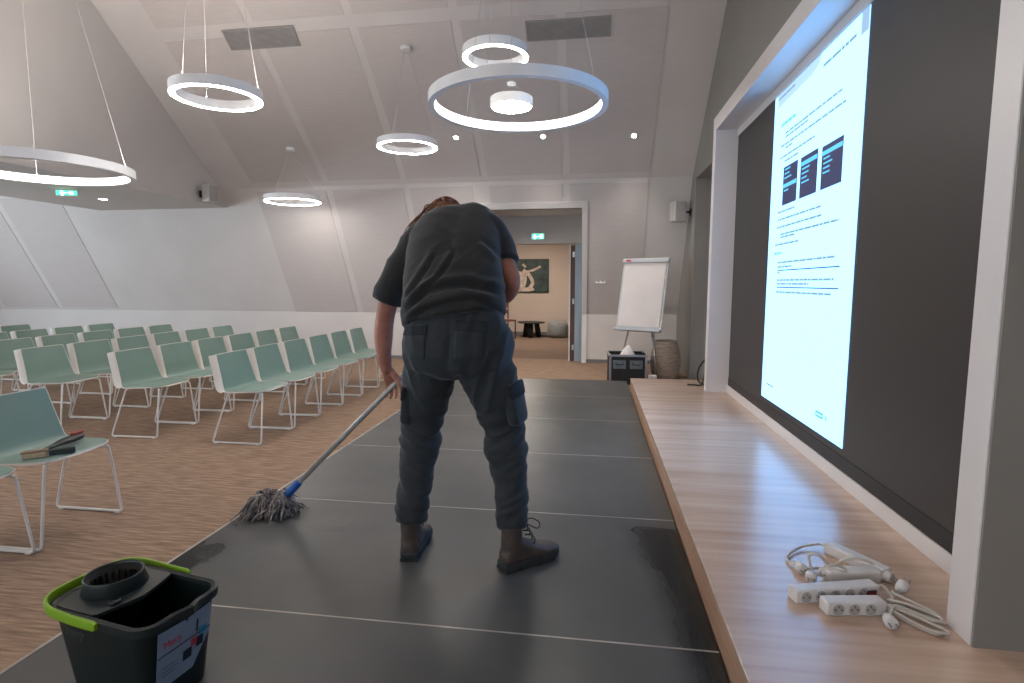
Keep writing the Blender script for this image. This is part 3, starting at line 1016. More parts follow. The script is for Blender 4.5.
MB().tube([mloc(0.07), mloc(1.50)], 0.0140, 14).build('handle', CHROME, mp, True)
MB().tube([mloc(1.50), mloc(1.53), mloc(1.56)], [0.0155, 0.016, 0.012], 14).build('handle_cap', mat('mop_blue', (20, 92, 176), 0.45, rgb2=(16, 84, 164), scale=(9, 9, 9)), mp, True)
MB().tube([mloc(-0.03), mloc(0.0), mloc(0.03), mloc(0.105), mloc(0.115)], [0.032, 0.029, 0.022, 0.0195, 0.0160], 16).build('socket', MATS['mop_blue'], mp, True)
STR = mat('mop_strings', (166, 156, 148), 0.9, rgb2=(70, 70, 78), scale=(26, 26, 26), detail=3, bump=0.02, bscale=(200, 200, 200))
st = MB()
rs = random.Random(4)
for i in range(230):
    a = rs.uniform(0, 2 * math.pi)
    L = rs.uniform(0.055, 0.125)
    h0 = rs.uniform(0.055, 0.092)
    cx, cy = -0.06 + 0.035 * math.cos(a), -0.03 + 0.02 * math.sin(a)
    dx, dy = math.cos(a) * 1.0, math.sin(a) * 0.72
    sw = rs.uniform(-1.0, 1.0)
    kink = rs.uniform(-0.9, 0.9)
    hump = rs.uniform(0.0, 0.035)
    rr = rs.uniform(0.0030, 0.0048)
    pts = []
    for k in range(7):
        t = k / 6
        wv = sw * t * t + kink * math.sin(2.6 * math.pi * t) * 0.35
        ex = cx + dx * L * t - dy * wv * L
        ey = cy + dy * L * t + dx * wv * L
        z = rr + (h0 - rr) * max(0.0, 1 - (t * 1.05) ** 2.2) + (rs.uniform(0, 0.012) + hump * math.sin(math.pi * t)) * (1 if 1 < k else 0.3)
        pts.append((ex + rs.uniform(-0.005, 0.005), ey + rs.uniform(-0.005, 0.005), z))
    st.tube(spline(pts, 2), rr, 5)
so_ = st.build('mop_strands', STR, mp, True)
so_['kind'] = 'stuff'
MB().ball((-0.055, -0.028, 0.052), 0.05, 16, 10, (1.25, 1.0, 0.75)).build('strand_core', STR, mp, True)

# ------------------------------------------------------------------ bucket
BK = mat('bucket_dark_green', (9, 22, 21), 0.42, rgb2=(12, 25, 24), scale=(6, 6, 6))  # bucket, rim and label colours lowered to paint in the corner's shade
RIM = mat('bucket_rim', (34, 42, 42), 0.4, rgb2=(39, 47, 47), scale=(6, 6, 6))
LIME = mat('lime_plastic', (132, 176, 28), 0.42, rgb2=(124, 168, 24), scale=(6, 6, 6))
bu = thing('mop_bucket', 'dark green mop bucket with lime handle and wringer, in the near left corner', 'bucket', (-1.320, 1.360, 0.0), R(-10.5))
A, B, HB = 0.190, 0.125, 0.285


def rr_ring(a, b, z, r=0.05, n=6, spout=0.0):
    out = []
    for (sx, sy, a0) in ((1, 1, 0), (-1, 1, 90), (-1, -1, 180), (1, -1, 270)):
        for k in range(n + 1):
            t = R(a0 + 90 * k / n)
            out.append([sx * (a - r) + r * math.cos(t), sy * (b - r) + r * math.sin(t), z])
    # pour spout in the middle of the +x end
    out += [[a, -(b - r) * 0.5, z], [a + spout, 0, z + spout * 0.3], [a, (b - r) * 0.5, z]]
    return out


body = MB()
rings = []
for f_ in (0.0, 0.02, 0.3, 0.6, 0.9, 1.0):
    s_ = 0.80 + 0.20 * f_
    rings.append(rr_ring(A * s_, B * s_, HB * f_, 0.05 * s_, spout=0.02 * max(0, f_ - 0.6) / 0.4))
inner = [rr_ring((A - 0.004) * (0.80 + 0.2 * f_), (B - 0.004) * (0.80 + 0.2 * f_), max(HB * f_, 0.006), 0.046, spout=0.02 * max(0, f_ - 0.6) / 0.4) for f_ in (1.0, 0.6, 0.02)]
bo = body.loft(rings + inner).build('tub', BK, bu)
smooth_by_angle(bo, 50)
rim = MB()
ro = [rr_ring(A + 0.010, B + 0.010, HB - 0.022, 0.058, spout=0.022), rr_ring(A + 0.012, B + 0.012, HB + 0.002, 0.06, spout=0.022), rr_ring(A + 0.004, B + 0.004, HB + 0.006, 0.054, spout=0.022), rr_ring(A - 0.005, B - 0.005, HB + 0.001, 0.046, spout=0.02), rr_ring(A - 0.005, B - 0.005, HB - 0.012, 0.046, spout=0.02)]
r_ = rim.loft(ro, cap0=False, cap1=False).build('rim', RIM, bu)
smooth_by_angle(r_, 40)
# wringer insert on the left half: deck with a round cup
wz = HB + 0.004
dpoly = [(-A + 0.035, -B + 0.006), (-0.005, -B + 0.006), (0.018, -0.05), (0.030, 0), (0.018, 0.05), (-0.005, B - 0.006), (-A + 0.035, B - 0.006), (-A + 0.006, B - 0.04), (-A + 0.006, -B + 0.04)]
hx, hy, hr0 = -0.105, 0.012, 0.0715


def ray_poly(ang):
    dx_, dy_ = math.cos(ang), math.sin(ang)
    best = 9.0
    for (x0, y0), (x1, y1) in zip(dpoly, dpoly[1:] + dpoly[:1]):
        ex_, ey_ = x1 - x0, y1 - y0
        den = dx_ * ey_ - dy_ * ex_
        if abs(den) < 1e-9:
            continue
        t = ((x0 - hx) * ey_ - (y0 - hy) * ex_) / den
        u = ((x0 - hx) * dy_ - (y0 - hy) * dx_) / den
        if t > 0 and -1e-6 <= u <= 1 + 1e-6:
            best = min(best, t)
    return best


prf = []
for k in range(72):
    a = 2 * math.pi * k / 72
    ro_ = max(ray_poly(a), hr0 + 0.001)
    c_, s_ = math.cos(a), math.sin(a)
    prf.append([(hx + ro_ * c_, hy + ro_ * s_, wz), (hx + hr0 * c_, hy + hr0 * s_, wz), (hx + hr0 * c_, hy + hr0 * s_, wz - 0.01), (hx + ro_ * c_, hy + ro_ * s_, wz - 0.01)])
MB().loft(prf, closed=True).build('wringer_deck', RIM, bu)
cup = MB().annulus([(0.088, -0.006), (0.077, 0.028), (0.078, 0.038), (0.0755, 0.042), (0.0725, 0.038), (0.070, -0.02)], 48, (-0.105, 0.012, wz))
cu_ = cup.build('wringer_cup', RIM, bu, True)
MB().lathe([(0.056, -0.10), (0.0705, 0.0), (0.0722, 0.034), (0.0700, 0.034), (0.053, -0.095), (0.001, -0.098)], 40, (-0.105, 0.012, wz), cap=False).build('cup_lining', mat('bucket_black', (8, 9, 9), 0.7, rgb2=(10, 11, 11), scale=(8, 8, 8)), bu, True)
rb = MB()
for k in range(24):
    a = 2 * math.pi * k / 24
    rb.obox((-0.105 + 0.062 * math.cos(a), 0.012 + 0.062 * math.sin(a), wz - 0.012), (math.cos(a), math.sin(a), 0), (-math.sin(a), math.cos(a), 0), (0, 0, 1), 0.008, 0.004, 0.06)
rb.build('cup_ribs', MATS['bucket_black'], bu)
MB().lathe([(0.016, 0.0), (0.016, 0.006), (0.012, 0.008)], 20, (-0.012, -0.055, wz)).build('wringer_knob', BK, bu, True)
# handle folded down round the left end
hp = spline([(0.040, -B - 0.019, HB - 0.004), (-0.06, -B - 0.020, HB - 0.002), (-A + 0.03, -B - 0.014, HB + 0.004), (-A - 0.018, -B + 0.028, HB + 0.010), (-A - 0.024, 0, HB + 0.012), (-A - 0.018, B - 0.028, HB + 0.010), (-A + 0.03, B + 0.014, HB + 0.004), (-0.06, B + 0.020, HB - 0.002), (0.040, B + 0.019, HB - 0.004)], 6)
hr = []
for i, p in enumerate(hp):
    t = (hp[min(i + 1, len(hp) - 1)] - hp[max(i - 1, 0)]).normalized()
    sd = t.cross(Vector((0, 0, 1))).normalized()
    e = 0.6 if i in (0, len(hp) - 1) else 1.0
    hr.append(superring(p, sd, (0, 0, 1), 0.0055, 0.0145 * e, 12, 3.5))
h_ = MB().loft(hr).build('handle', LIME, bu)
smooth_by_angle(h_, 50)
# side lettering and label
me = text_mesh('Mery', 0.034, 0.0004)
tx_ = link_mesh('lettering', me, mat('bucket_print', (48, 72, 68), 0.5, rgb2=(46, 70, 66), scale=(8, 8, 8)), bu)
tx_.location = (-0.080, -B * 0.955 - 0.0035, 0.225)
tx_.rotation_euler = (R(90 - 5), 0, 0)


def xs(z):
    return A * (0.80 + 0.20 * z / HB) + 0.0015


LAB = mat('label_pale', (140, 152, 170), 0.5, rgb2=(132, 144, 162), scale=(8, 8, 8))
lv = []
for z, w0, w1 in ((0.075, -0.085, 0.03), (0.165, -0.085, 0.085), (0.252, -0.085, 0.085)):
    for y in (w0, (w0 + w1) / 2, w1):
        lv.append((xs(z) + (0.010 if abs(y) < 0.03 and z > 0.2 else 0.0012), y, z))
lab = MB().add(lv, [(0, 1, 4, 3), (1, 2, 5, 4), (3, 4, 7, 6), (4, 5, 8, 7)]).build('label', LAB, bu)
sd_ = lab.modifiers.new('solid', 'SOLIDIFY')
sd_.thickness = 0.001
sd_.offset = 1


def lab_bar(name, y0, y1, z0, z1, m, lift=0.004):
    q = [(xs(z) + lift, y, z) for z in (z0, z1) for y in (y0, y1)]
    q2 = [(x + 0.0008, y, z) for x, y, z in q]
    return MB().add(q + q2, [(0, 1, 3, 2), (4, 6, 7, 5), (0, 4, 5, 1), (2, 3, 7, 6), (0, 2, 6, 4), (1, 5, 7, 3)]).build(name, m, lab)


LBK = mat('label_navy', (20, 26, 44), 0.5, rgb2=(24, 30, 48), scale=(8, 8, 8))
LRD = mat('label_red', (196, 60, 70), 0.5, rgb2=(188, 54, 64), scale=(8, 8, 8))
LCY = mat('label_cyan', (50, 140, 180), 0.5, rgb2=(46, 132, 172), scale=(8, 8, 8))
lab_bar('label_line', -0.085, 0.082, 0.176, 0.179, LBK)
lab_bar('bucket_icon', -0.005, 0.022, 0.118, 0.148, LBK)
lab_bar('bucket_icon', 0.038, 0.060, 0.135, 0.165, LBK)
lab_bar('red_icon', 0.020, 0.040, 0.148, 0.170, LRD)
lab_bar('cyan_icon', 0.046, 0.072, 0.168, 0.192, LCY)
lab_bar('mop_icon', 0.036, 0.041, 0.185, 0.225, LBK)
for k in range(3):
    lab_bar('label_text_line', -0.07, -0.03 + 0.008 * (k % 2), 0.135 - k * 0.012, 0.139 - k * 0.012, mat('label_grey', (120, 130, 146), 0.5, rgb2=(112, 122, 138), scale=(8, 8, 8)))
me = text_mesh('Mery', 0.026, 0.0004)
tl = link_mesh('label_logo', me, LRD, lab)
tl.location = (xs(0.208) + 0.009, -0.045, 0.208)
tl.rotation_euler = (R(82), 0, R(90))
# ------------------------------------------------------------------ flipchart, flight case, pot in the back corner
fc = thing('flipchart', 'white paper flipchart on a grey tripod beside the doorway', 'flipchart', (0.63, 7.90, ZC), R(-30))
lean = R(13)


def fl(x, y, z):      # board plane coordinates: x across, y out of the board (towards the front), z up along the board
    return (x, -y * math.cos(lean) + (z) * math.sin(lean), 0.68 + z * math.cos(lean) + y * math.sin(lean))


def fbox(x0, x1, y0, y1, z0, z1):
    v = [fl(x, y, z) for z in (z0, z1) for (x, y) in ((x0, y0), (x1, y0), (x1, y1), (x0, y1))]
    return MB().add(v, [(0, 3, 2, 1), (4, 5, 6, 7), (0, 1, 5, 4), (1, 2, 6, 5), (2, 3, 7, 6), (3, 0, 4, 7)])


FG = mat('flipchart_grey', (186, 188, 190), 0.45, rgb2=(178, 180, 182), scale=(5, 5, 5))
PAP = mat('flip_paper', (214, 206, 202), 0.8, rgb2=(209, 201, 197), scale=(3, 3, 3))
bd = fbox(-0.345, 0.345, -0.02, 0.0, 0.0, 1.06).build('board', FG, fc, bevel=0.004)
fbox(-0.315, 0.315, 0.001, 0.008, 0.07, 0.99).build('paper_pad', PAP, fc, bevel=0.002)
for k, z in enumerate((0.075, 0.082)):
    fbox(-0.312, 0.312, 0.008 + 0.001 * k, 0.010 + 0.001 * k, z + 0.02, 0.985).build('paper_sheet', PAP, fc)
fbox(-0.35, 0.35, -0.005, 0.035, 0.99, 1.045).build('clamp_bar', FG, fc, bevel=0.008)
fbox(-0.29, -0.22, 0.035, 0.038, 1.005, 1.03).build('red_badge', mat('badge_red', (196, 40, 44), 0.5, rgb2=(188, 36, 40), scale=(9, 9, 9)), fc)
fbox(-0.35, 0.35, -0.01, 0.075, 0.0, 0.03).build('pen_tray', FG, fc, bevel=0.006)
for x in (0.30, 0.325):
    fbox(x - 0.004, x + 0.004, 0.009, 0.016, 0.75, 0.80).build('magnet', TRIMW, fc)
apex = (0.0, 0.26, 1.42)
for (x, y) in ((-0.30, -0.02), (0.30, -0.02), (0.0, 0.66)):
    a = Vector(apex) + Vector((x * 0.25, 0, 0))
    b = Vector((x, y, 0.012))
    m_ = a.lerp(b, 0.60)
    MB().tube([a, m_], 0.014, 10).build('leg', FG, fc, True)
    lw_ = MB().tube([m_, b], 0.010, 10).build('lower_leg', ALU, fc, True)
    MB().tube([b + Vector((0, 0, 0.03)), b - Vector((0, 0, 0.012))], 0.014, 10).build('foot', BLACKP, lw_, True)

ca = thing('flight_case', 'black flight case with aluminium edges and white cloth on top', 'case', (0.475, 7.66, ZC), R(2))
CB = mat('case_black', (30, 29, 30), 0.6, rgb2=(36, 35, 36), scale=(20, 20, 20))
wC, dC, hC = 0.50, 0.44, 0.40
cs = MB().box(-wC / 2, wC / 2, -dC / 2, dC / 2, 0.0, 0.015).box(-wC / 2, -wC / 2 + 0.012, -dC / 2, dC / 2, 0.015, hC).box(wC / 2 - 0.012, wC / 2, -dC / 2, dC / 2, 0.015, hC)
cs.box(-wC / 2, wC / 2, dC / 2 - 0.012, dC / 2, 0.015, hC).box(-wC / 2, wC / 2, -dC / 2, -dC / 2 + 0.012, 0.015, hC - 0.0).box(-wC / 2 + 0.012, wC / 2 - 0.012, -dC / 2 + 0.012, dC / 2 - 0.012, hC - 0.10, hC - 0.085)
cs.build('case_body', CB, ca)
for sx in (-1, 1):
    for sy in (-1, 1):
        x, y = sx * wC / 2, sy * dC / 2
        MB().box(min(x, x - sx * 0.028), max(x, x - sx * 0.028), y - 0.004, y + 0.004, 0.0, hC).build('edge_profile', ALU, ca)
for sy in (-1, 1):
    y = sy * dC / 2
    MB().box(-wC / 2, wC / 2, y - 0.005, y + 0.005, hC - 0.022, hC + 0.006).build('edge_profile', ALU, ca)
    x = sy * wC / 2
    MB().box(x - 0.005, x + 0.005, -dC / 2, dC / 2, hC - 0.022, hC + 0.006).build('edge_profile', ALU, ca)
PLG = mat('rack_plate_grey', (128, 136, 138), 0.45, 0.4, rgb2=(116, 124, 126), scale=(12, 12, 12))
for x in (-0.115, 0.105):
    p_ = MB().box(x - 0.085, x + 0.085, -dC / 2 - 0.010, -dC / 2 - 0.002, 0.215, 0.33).build('handle_plate', PLG, ca, bevel=0.004)
    MB().tube(rounded([(x - 0.05, -dC / 2 - 0.012, 0.30), (x - 0.05, -dC / 2 - 0.030, 0.275), (x + 0.05, -dC / 2 - 0.030, 0.275), (x + 0.05, -dC / 2 - 0.012, 0.30)], 0.012), 0.006, 8).build('grip', BLACKP, p_, True)
for sx in (-1, 1):
    for sy in (-1, 1):
        MB().ball((sx * (wC / 2 - 0.006), sy * (dC / 2 - 0.006), hC - 0.004), 0.022, 12, 8).build('ball_corner', ALU, ca, True)
# white cloth heaped on the case
rw = random.Random(3)
rows_ = []
for i in range(13):
    row = []
    for j in range(17):
        u, v = -1 + 2 * j / 16, -1 + 2 * i / 12
        d = math.sqrt((u + 0.1) ** 2 * 1.1 + v * v)
        h = 0.21 * max(0, 1 - d) ** 0.9 + 0.012 * math.sin(9 * u + 4 * v) * max(0, 1.1 - d) + rw.uniform(0, 0.004)
        row.append(Vector((u * 0.15, v * 0.13, max(h, 0.003))))
    rows_.append(row)
clo = sheet(rows_, 0.004).build('cloth', mat('white_cloth', (226, 220, 216), 0.85, rgb2=(220, 214, 210), scale=(8, 8, 8)))
clo.location = (0.50, 7.62, ZC + hC - 0.081)
tag(smooth_by_angle(clo, 80), 'crumpled white cloth heaped inside the top of the flight case', 'cloth')

po = thing('ribbed_pot', 'tall ribbed beige pot standing beside the grey niche', 'pot', (1.03, 7.95, ZC))
POT = mat('ribbed_ceramic', (164, 150, 136), 0.7, rgb2=(146, 132, 118), scale=(10, 10, 30))
pf = []
for k in range(15):
    f_ = k / 14
    r = 0.13 + 0.078 * math.sin(math.pi * (0.12 + 0.80 * f_) ** 0.9)
    z = 0.52 * f_
    pf += [(r - 0.006, z), (r + 0.004, z + 0.010), (r + 0.004, z + 0.026)]
rt = pf[-1][0]
pf += [(rt - 0.012, 0.556), (rt - 0.022, 0.55), (rt - 0.03, 0.40)]
MB().lathe(pf, 40).build('pot_body', POT, po, True)
MB().lathe([(rt - 0.03, 0.50), (0.001, 0.50)], 32, cap=False).build('pot_hollow', mat('pot_dark', (56, 48, 42), 0.9, rgb2=(50, 42, 36), scale=(9, 9, 9)), po)

bx_ = MB().box(-0.05, 0.05, -0.04, 0.04, 0.0, 0.075).box(-0.052, 0.052, -0.042, 0.042, 0.075, 0.085).build('small_box', mat('box_white', (206, 202, 198), 0.6, rgb2=(200, 196, 192), scale=(8, 8, 8)), bevel=0.004)
bx_.location = (0.80, 7.40, ZC)
bx_.scale = (1, 1, 1.7)
tag(bx_, 'small white box standing between the flight case and the pot', 'box')
hk = thing('wall_hook', 'small black cable hook on the slope above the ribbed pot', 'hook', (1.16, on_low(0.78) - 0.01, 0.78))
MB().tube(spline([(0, 0.02, 0.05), (0.0, -0.03, 0.02), (-0.03, -0.05, -0.01), (-0.05, -0.02, 0.0)], 5), 0.010, 8).build('hook_arm', BLACKP, hk, True)
MB().box(-0.02, 0.02, 0.012, 0.03, 0.02, 0.08).build('hook_plate', BLACKP, hk)

# black cables coming out beside the far frame post
ck = thing('black_cable', 'black cables looping up beside the far white frame post', 'cable', (1.14, 5.86, ZP + 0.002))
MB().tube(spline([(0.10, 0.10, 0.30), (0.02, 0.10, 0.24), (-0.03, 0.10, 0.14), (-0.02, 0.08, 0.03), (0.05, 0.02, 0.010), (0.12, 0.05, 0.010)], 8), 0.009, 8).build('cable_loop', BLACKP, ck, True)
MB().tube(spline([(0.11, 0.16, 0.22), (0.05, 0.14, 0.12), (0.0, 0.04, 0.012), (-0.08, 0.0, 0.010), (-0.15, 0.01, 0.010)], 8), 0.007, 8).build('cable_loop', BLACKP, ck, True)
MB().tube(spline([(0.02, 0.0, 0.010), (0.06, -0.02, 0.07), (0.10, 0.02, 0.09), (0.09, 0.08, 0.04), (0.04, 0.08, 0.012)], 8), 0.010, 8).build('cable_loop', BLACKP, ck, True)
MB().box(0.03, 0.10, 0.03, 0.07, 0.0, 0.06).build('connector', BLACKP, ck, bevel=0.006)

# ------------------------------------------------------------------ lobby furniture
pi = thing('framed_picture', 'framed photograph of a pale figure on dark green, on the lobby wall', 'picture', (-1.60, 14.37, 0.97))
MB().box(-0.46, 0.46, -0.005, 0.03, -0.02, 0.85).build('picture_frame', mat('frame_dark', (34, 34, 34), 0.5, rgb2=(30, 30, 30), scale=(9, 9, 9)), pi)
MB().box(-0.43, 0.43, -0.010, -0.005, 0.01, 0.82).build('picture_print', mat('print_forest', (30, 44, 40), 0.6, rgb2=(58, 78, 72), scale=(5, 5, 5), detail=6), pi)
fg_ = MB()
for pts, r in (([(-0.36, 0.10), (-0.26, 0.10), (-0.20, 0.30), (-0.19, 0.45), (-0.12, 0.55)], 0.085), ([(-0.34, 0.16), (-0.30, 0.40), (-0.26, 0.52)], 0.075), ([(-0.24, 0.06), (0.0, 0.07), (0.06, 0.10)], 0.055), ([(-0.14, 0.52), (0.05, 0.56), (0.25, 0.66)], 0.030), ([(-0.05, 0.08), (0.04, 0.22), (0.0, 0.36), (-0.10, 0.50)], 0.045), ([(-0.20, 0.66), (-0.16, 0.70)], 0.055)):
    sp_ = spline([(x, -0.0115, z) for x, z in pts], 5)
    t_ = MB().tube(sp_, r, 10)
    fg_.add([(x, -0.0115 + (y + 0.0115) * 0.02, z) for x, y, z in t_.v], t_.f)
fg_.build('picture_figure', mat('print_figure', (214, 200, 186), 0.6, rgb2=(176, 150, 132), scale=(9, 9, 9)), pi)
ta = thing('round_side_table', 'round dark side table in the lobby below the picture', 'table', (-1.52, 13.75, ZC))
MB().lathe([(0.33, 0.36), (0.345, 0.37), (0.345, 0.385), (0.33, 0.39)], 36).build('table_top', BLACKP, ta, True)
for k in range(3):
    a = 2 * math.pi * k / 3 + 0.5
    MB().tube([(0.14 * math.cos(a), 0.14 * math.sin(a), 0.36), (0.20 * math.cos(a), 0.20 * math.sin(a), 0.0)], 0.07, 12).build('leg', BLACKP, ta, True)
pu = thing('round_pouf', 'pale grey fabric pouf standing right of the lobby table', 'pouf', (-0.86, 13.85, ZC))
FELT = mat('pouf_felt', (140, 142, 142), 0.95, rgb2=(126, 128, 128), scale=(30, 30, 30), sheen=0.3)
MB().lathe([(0.20, 0.0), (0.25, 0.02), (0.275, 0.12), (0.27, 0.28), (0.24, 0.385), (0.18, 0.41), (0.001, 0.415)], 36).build('cushion', FELT, pu, True)
MB().annulus([(0.278, 0.19), (0.283, 0.195), (0.278, 0.20), (0.272, 0.195)], 36).build('seam', FELT, pu, True)
lc = thing('lobby_chair', 'brown wooden chair at the left of the lobby doorway view', 'chair', (-2.16, 13.45, ZC), R(35))
BRW = mat('brown_wood', (124, 72, 56), 0.5, rgb2=(108, 62, 48), scale=(20, 20, 4))
MB().box(-0.22, 0.22, -0.22, 0.22, 0.42, 0.46).build('seat', BRW, lc, bevel=0.01)
for z in (0.60, 0.74):
    MB().box(-0.21, 0.21, 0.19, 0.215, z, z + 0.09).build('back_slat', BRW, lc, bevel=0.006)
for x in (-0.2, 0.2):
    MB().tube([(x, -0.2, 0.42), (x, -0.21, 0)], 0.016, 8).build('leg', BLACKP, lc, True)
    MB().tube([(x, 0.2, 0.84), (x, 0.2, 0.42), (x, 0.22, 0)], 0.016, 8).build('leg', BLACKP, lc, True)
ll = thing('added_lobby_lamp', 'added flat lamp lighting the lobby, out of direct view', 'ceiling lamp', (-1.6, 12.2, 2.5))  # unseen source added to brighten the lobby
MB().lathe([(0.30, -0.05), (0.31, -0.045), (0.31, 0.0)], 36).build('housing', LAMPW, ll)
MB().lathe([(0.295, -0.056), (0.295, -0.05)], 36).build('diffuser', mat('lobby_diffuser', (255, 255, 255), 0.5, emit=(1.0, 0.89, 0.78), estr=62), ll)

# ------------------------------------------------------------------ power strips on the plinth
PSW = mat('strip_white', (222, 218, 214), 0.4, rgb2=(216, 212, 208), scale=(9, 9, 9))
PSG = mat('strip_socket_grey', (176, 174, 172), 0.5, rgb2=(168, 166, 164), scale=(9, 9, 9))
PSC = mat('cord_white', (204, 196, 184), 0.5, rgb2=(196, 188, 176), scale=(9, 9, 9))
PIN = mat('pin_metal', (150, 150, 150), 0.3, 0.9, rgb2=(140, 140, 140), scale=(9, 9, 9))


def power_strip(label, loc, rz, n, L, switch=False, face=True, w=0.050, h=0.045):
    # local x along the strip, sockets on the -y face
    t = thing('power_strip', label, 'power strip', loc, rz, 'power strips on the plinth')
    MB().box(-L / 2, L / 2, -w / 2, w / 2, 0.0, h).build('housing', PSW, t, bevel=0.007, segs=3)
    if face:
        step = 0.052
        x0 = -L / 2 + 0.036
        for k in range(n):
            x = x0 + k * step
            rg_ = MB().annulus([(0.0215, -0.003), (0.0215, 0.001), (0.0190, 0.001), (0.0190, -0.003)], 24).build('socket_ring', PSW, t)
            rg_.rotation_euler = (R(90), 0, 0)
            rg_.location = (x, -w / 2 - 0.0006, h / 2)
            d = MB().lathe([(0.0190, 0.0), (0.0190, 0.0012)], 24).build('well', PSG, rg_)
            hl = MB()
            for (a, b) in ((-0.0095, 0.0), (0.0095, 0.0)):
                hl.lathe([(0.0028, 0.0012), (0.0028, 0.0022)], 10, (a, b, 0))
            hl.build('pin_holes', BLACKP, rg_)
            MB().lathe([(0.0024, 0.001), (0.0024, 0.008)], 10, (-0.001, 0.0105, 0)).build('earth_pin', PIN, rg_)
    if switch:
        sw_ = MB().box(L / 2 - 0.050, L / 2 - 0.014, -w / 2 - 0.003, -w / 2 + 0.003, h / 2 - 0.009, h / 2 + 0.009).build('switch_frame', BLACKP, t, bevel=0.002)
        MB().box(L / 2 - 0.047, L / 2 - 0.017, -w / 2 - 0.006, -w / 2 - 0.001, h / 2 - 0.006, h / 2 + 0.006).build('red_rocker', mat('rocker_red', (120, 20, 26), 0.35, rgb2=(108, 16, 22), scale=(9, 9, 9)), sw_, bevel=0.002)
    return t


def cord(t, pts, r=0.0048):
    # world points -> local to the strip
    inv = (Matrix.Translation(t.location) @ Matrix.Rotation(t.rotation_euler[2], 4, 'Z')).inverted()
    return MB().tube([inv @ p for p in spline(pts, 9)], r, 8).build('cord', PSC, t, True)


def plug(t, p, d, s=1.0):
    inv = (Matrix.Translation(t.location) @ Matrix.Rotation(t.rotation_euler[2], 4, 'Z')).inverted()
    p, d = Vector(p), Vector(d).normalized()
    q = lambda k: inv @ (p + d * k * s)
    o_ = MB().tube([q(-0.035), q(-0.015), q(-0.012), q(0.0), q(0.022), q(0.024)], [0.006, 0.009, 0.015, 0.0185, 0.0185, 0.016], 16).build('plug', PSW, t, True)
    sd = d.cross(Vector((0, 0, 1))).normalized() * 0.0095
    for s_ in (-1, 1):
        a = p + sd * s_
        MB().tube([inv @ (a + d * 0.022), inv @ (a + d * 0.042)], 0.0022, 8).build('prong', PIN, o_)
    return o_


z0 = ZP
s3 = power_strip('three-socket white power strip nearest the camera on the plinth', (0.852, 1.832, z0), R(9), 3, 0.195)
s5 = power_strip('five-socket white power strip with a red switch', (0.826, 1.912, z0), R(15), 5, 0.305, True)
s4 = power_strip('white power strip lying face down behind the five-socket strip', (0.935, 2.035, z0), R(10), 3, 0.19, False, False)
s6 = power_strip('rearmost white power strip, lying slantwise towards the frame', (1.0, 2.15, z0), R(-58), 4, 0.23, False, False)
cord(s3, [(0.945, 1.845, z0 + 0.022), (0.99, 1.850, z0 + 0.02), (1.05, 1.835, z0 + 0.008), (1.085, 1.775, z0 + 0.006), (1.045, 1.735, z0 + 0.006), (0.985, 1.790, z0 + 0.012), (0.955, 1.845, z0 + 0.02), (1.00, 1.815, z0 + 0.022), (1.07, 1.755, z0 + 0.014), (1.075, 1.73, z0 + 0.014), (1.02, 1.745, z0 + 0.016), (0.965, 1.82, z0 + 0.024),
          (0.985, 1.835, z0 + 0.03), (1.05, 1.80, z0 + 0.022), (1.098, 1.788, z0 + 0.012), (1.085, 1.815, z0 + 0.012), (1.02, 1.865, z0 + 0.024), (0.975, 1.868, z0 + 0.03), (1.03, 1.84, z0 + 0.032), (1.095, 1.80, z0 + 0.02), (1.06, 1.785, z0 + 0.02), (0.985, 1.83, z0 + 0.03), (0.95, 1.80, z0 + 0.02), (0.94, 1.785, z0 + 0.018)])
plug(s3, (0.930, 1.768, z0 + 0.020), (-0.1, -1, 0.05))
cord(s5, [(0.970, 1.95, z0 + 0.022), (1.00, 1.955, z0 + 0.03), (1.005, 1.90, z0 + 0.02), (0.985, 1.86, z0 + 0.012), (1.03, 1.87, z0 + 0.010), (1.09, 1.862, z0 + 0.010), (1.105, 1.835, z0 + 0.008), (1.08, 1.82, z0 + 0.03), (1.02, 1.89, z0 + 0.034), (1.02, 1.93, z0 + 0.025), (1.035, 1.945, z0 + 0.02)])
plug(s5, (1.058, 1.955, z0 + 0.028), (0.5, 0.3, 0.45))
cord(s4, [(0.845, 2.02, z0 + 0.02), (0.815, 2.0, z0 + 0.03), (0.80, 1.97, z0 + 0.06), (0.83, 1.965, z0 + 0.085), (0.875, 1.985, z0 + 0.075), (0.90, 2.0, z0 + 0.052), (0.86, 2.03, z0 + 0.05), (0.82, 2.03, z0 + 0.09), (0.795, 2.05, z0 + 0.075), (0.80, 2.03, z0 + 0.03), (0.81, 2.01, z0 + 0.022)])
plug(s4, (0.79, 2.012, z0 + 0.020), (-0.3, -1, 0.0))
cord(s6, [(0.940, 2.246, z0 + 0.022), (0.915, 2.272, z0 + 0.02), (0.84, 2.25, z0 + 0.012), (0.77, 2.18, z0 + 0.010), (0.755, 2.12, z0 + 0.008), (0.79, 2.085, z0 + 0.010), (0.86, 2.09, z0 + 0.012), (0.90, 2.11, z0 + 0.012), (0.93, 2.08, z0 + 0.055), (0.985, 2.075, z0 + 0.062), (1.035, 2.08, z0 + 0.04), (1.06, 2.06, z0 + 0.012)])
cord(s6, [(0.755, 2.12, z0 + 0.012), (0.765, 2.10, z0 + 0.016), (0.785, 2.085, z0 + 0.018)])
plug(s6, (0.775, 2.075, z0 + 0.020), (0.1, -1, -0.05))
plug(s6, (1.055, 2.055, z0 + 0.020), (0.6, -0.8, -0.05))
# ------------------------------------------------------------------ the man


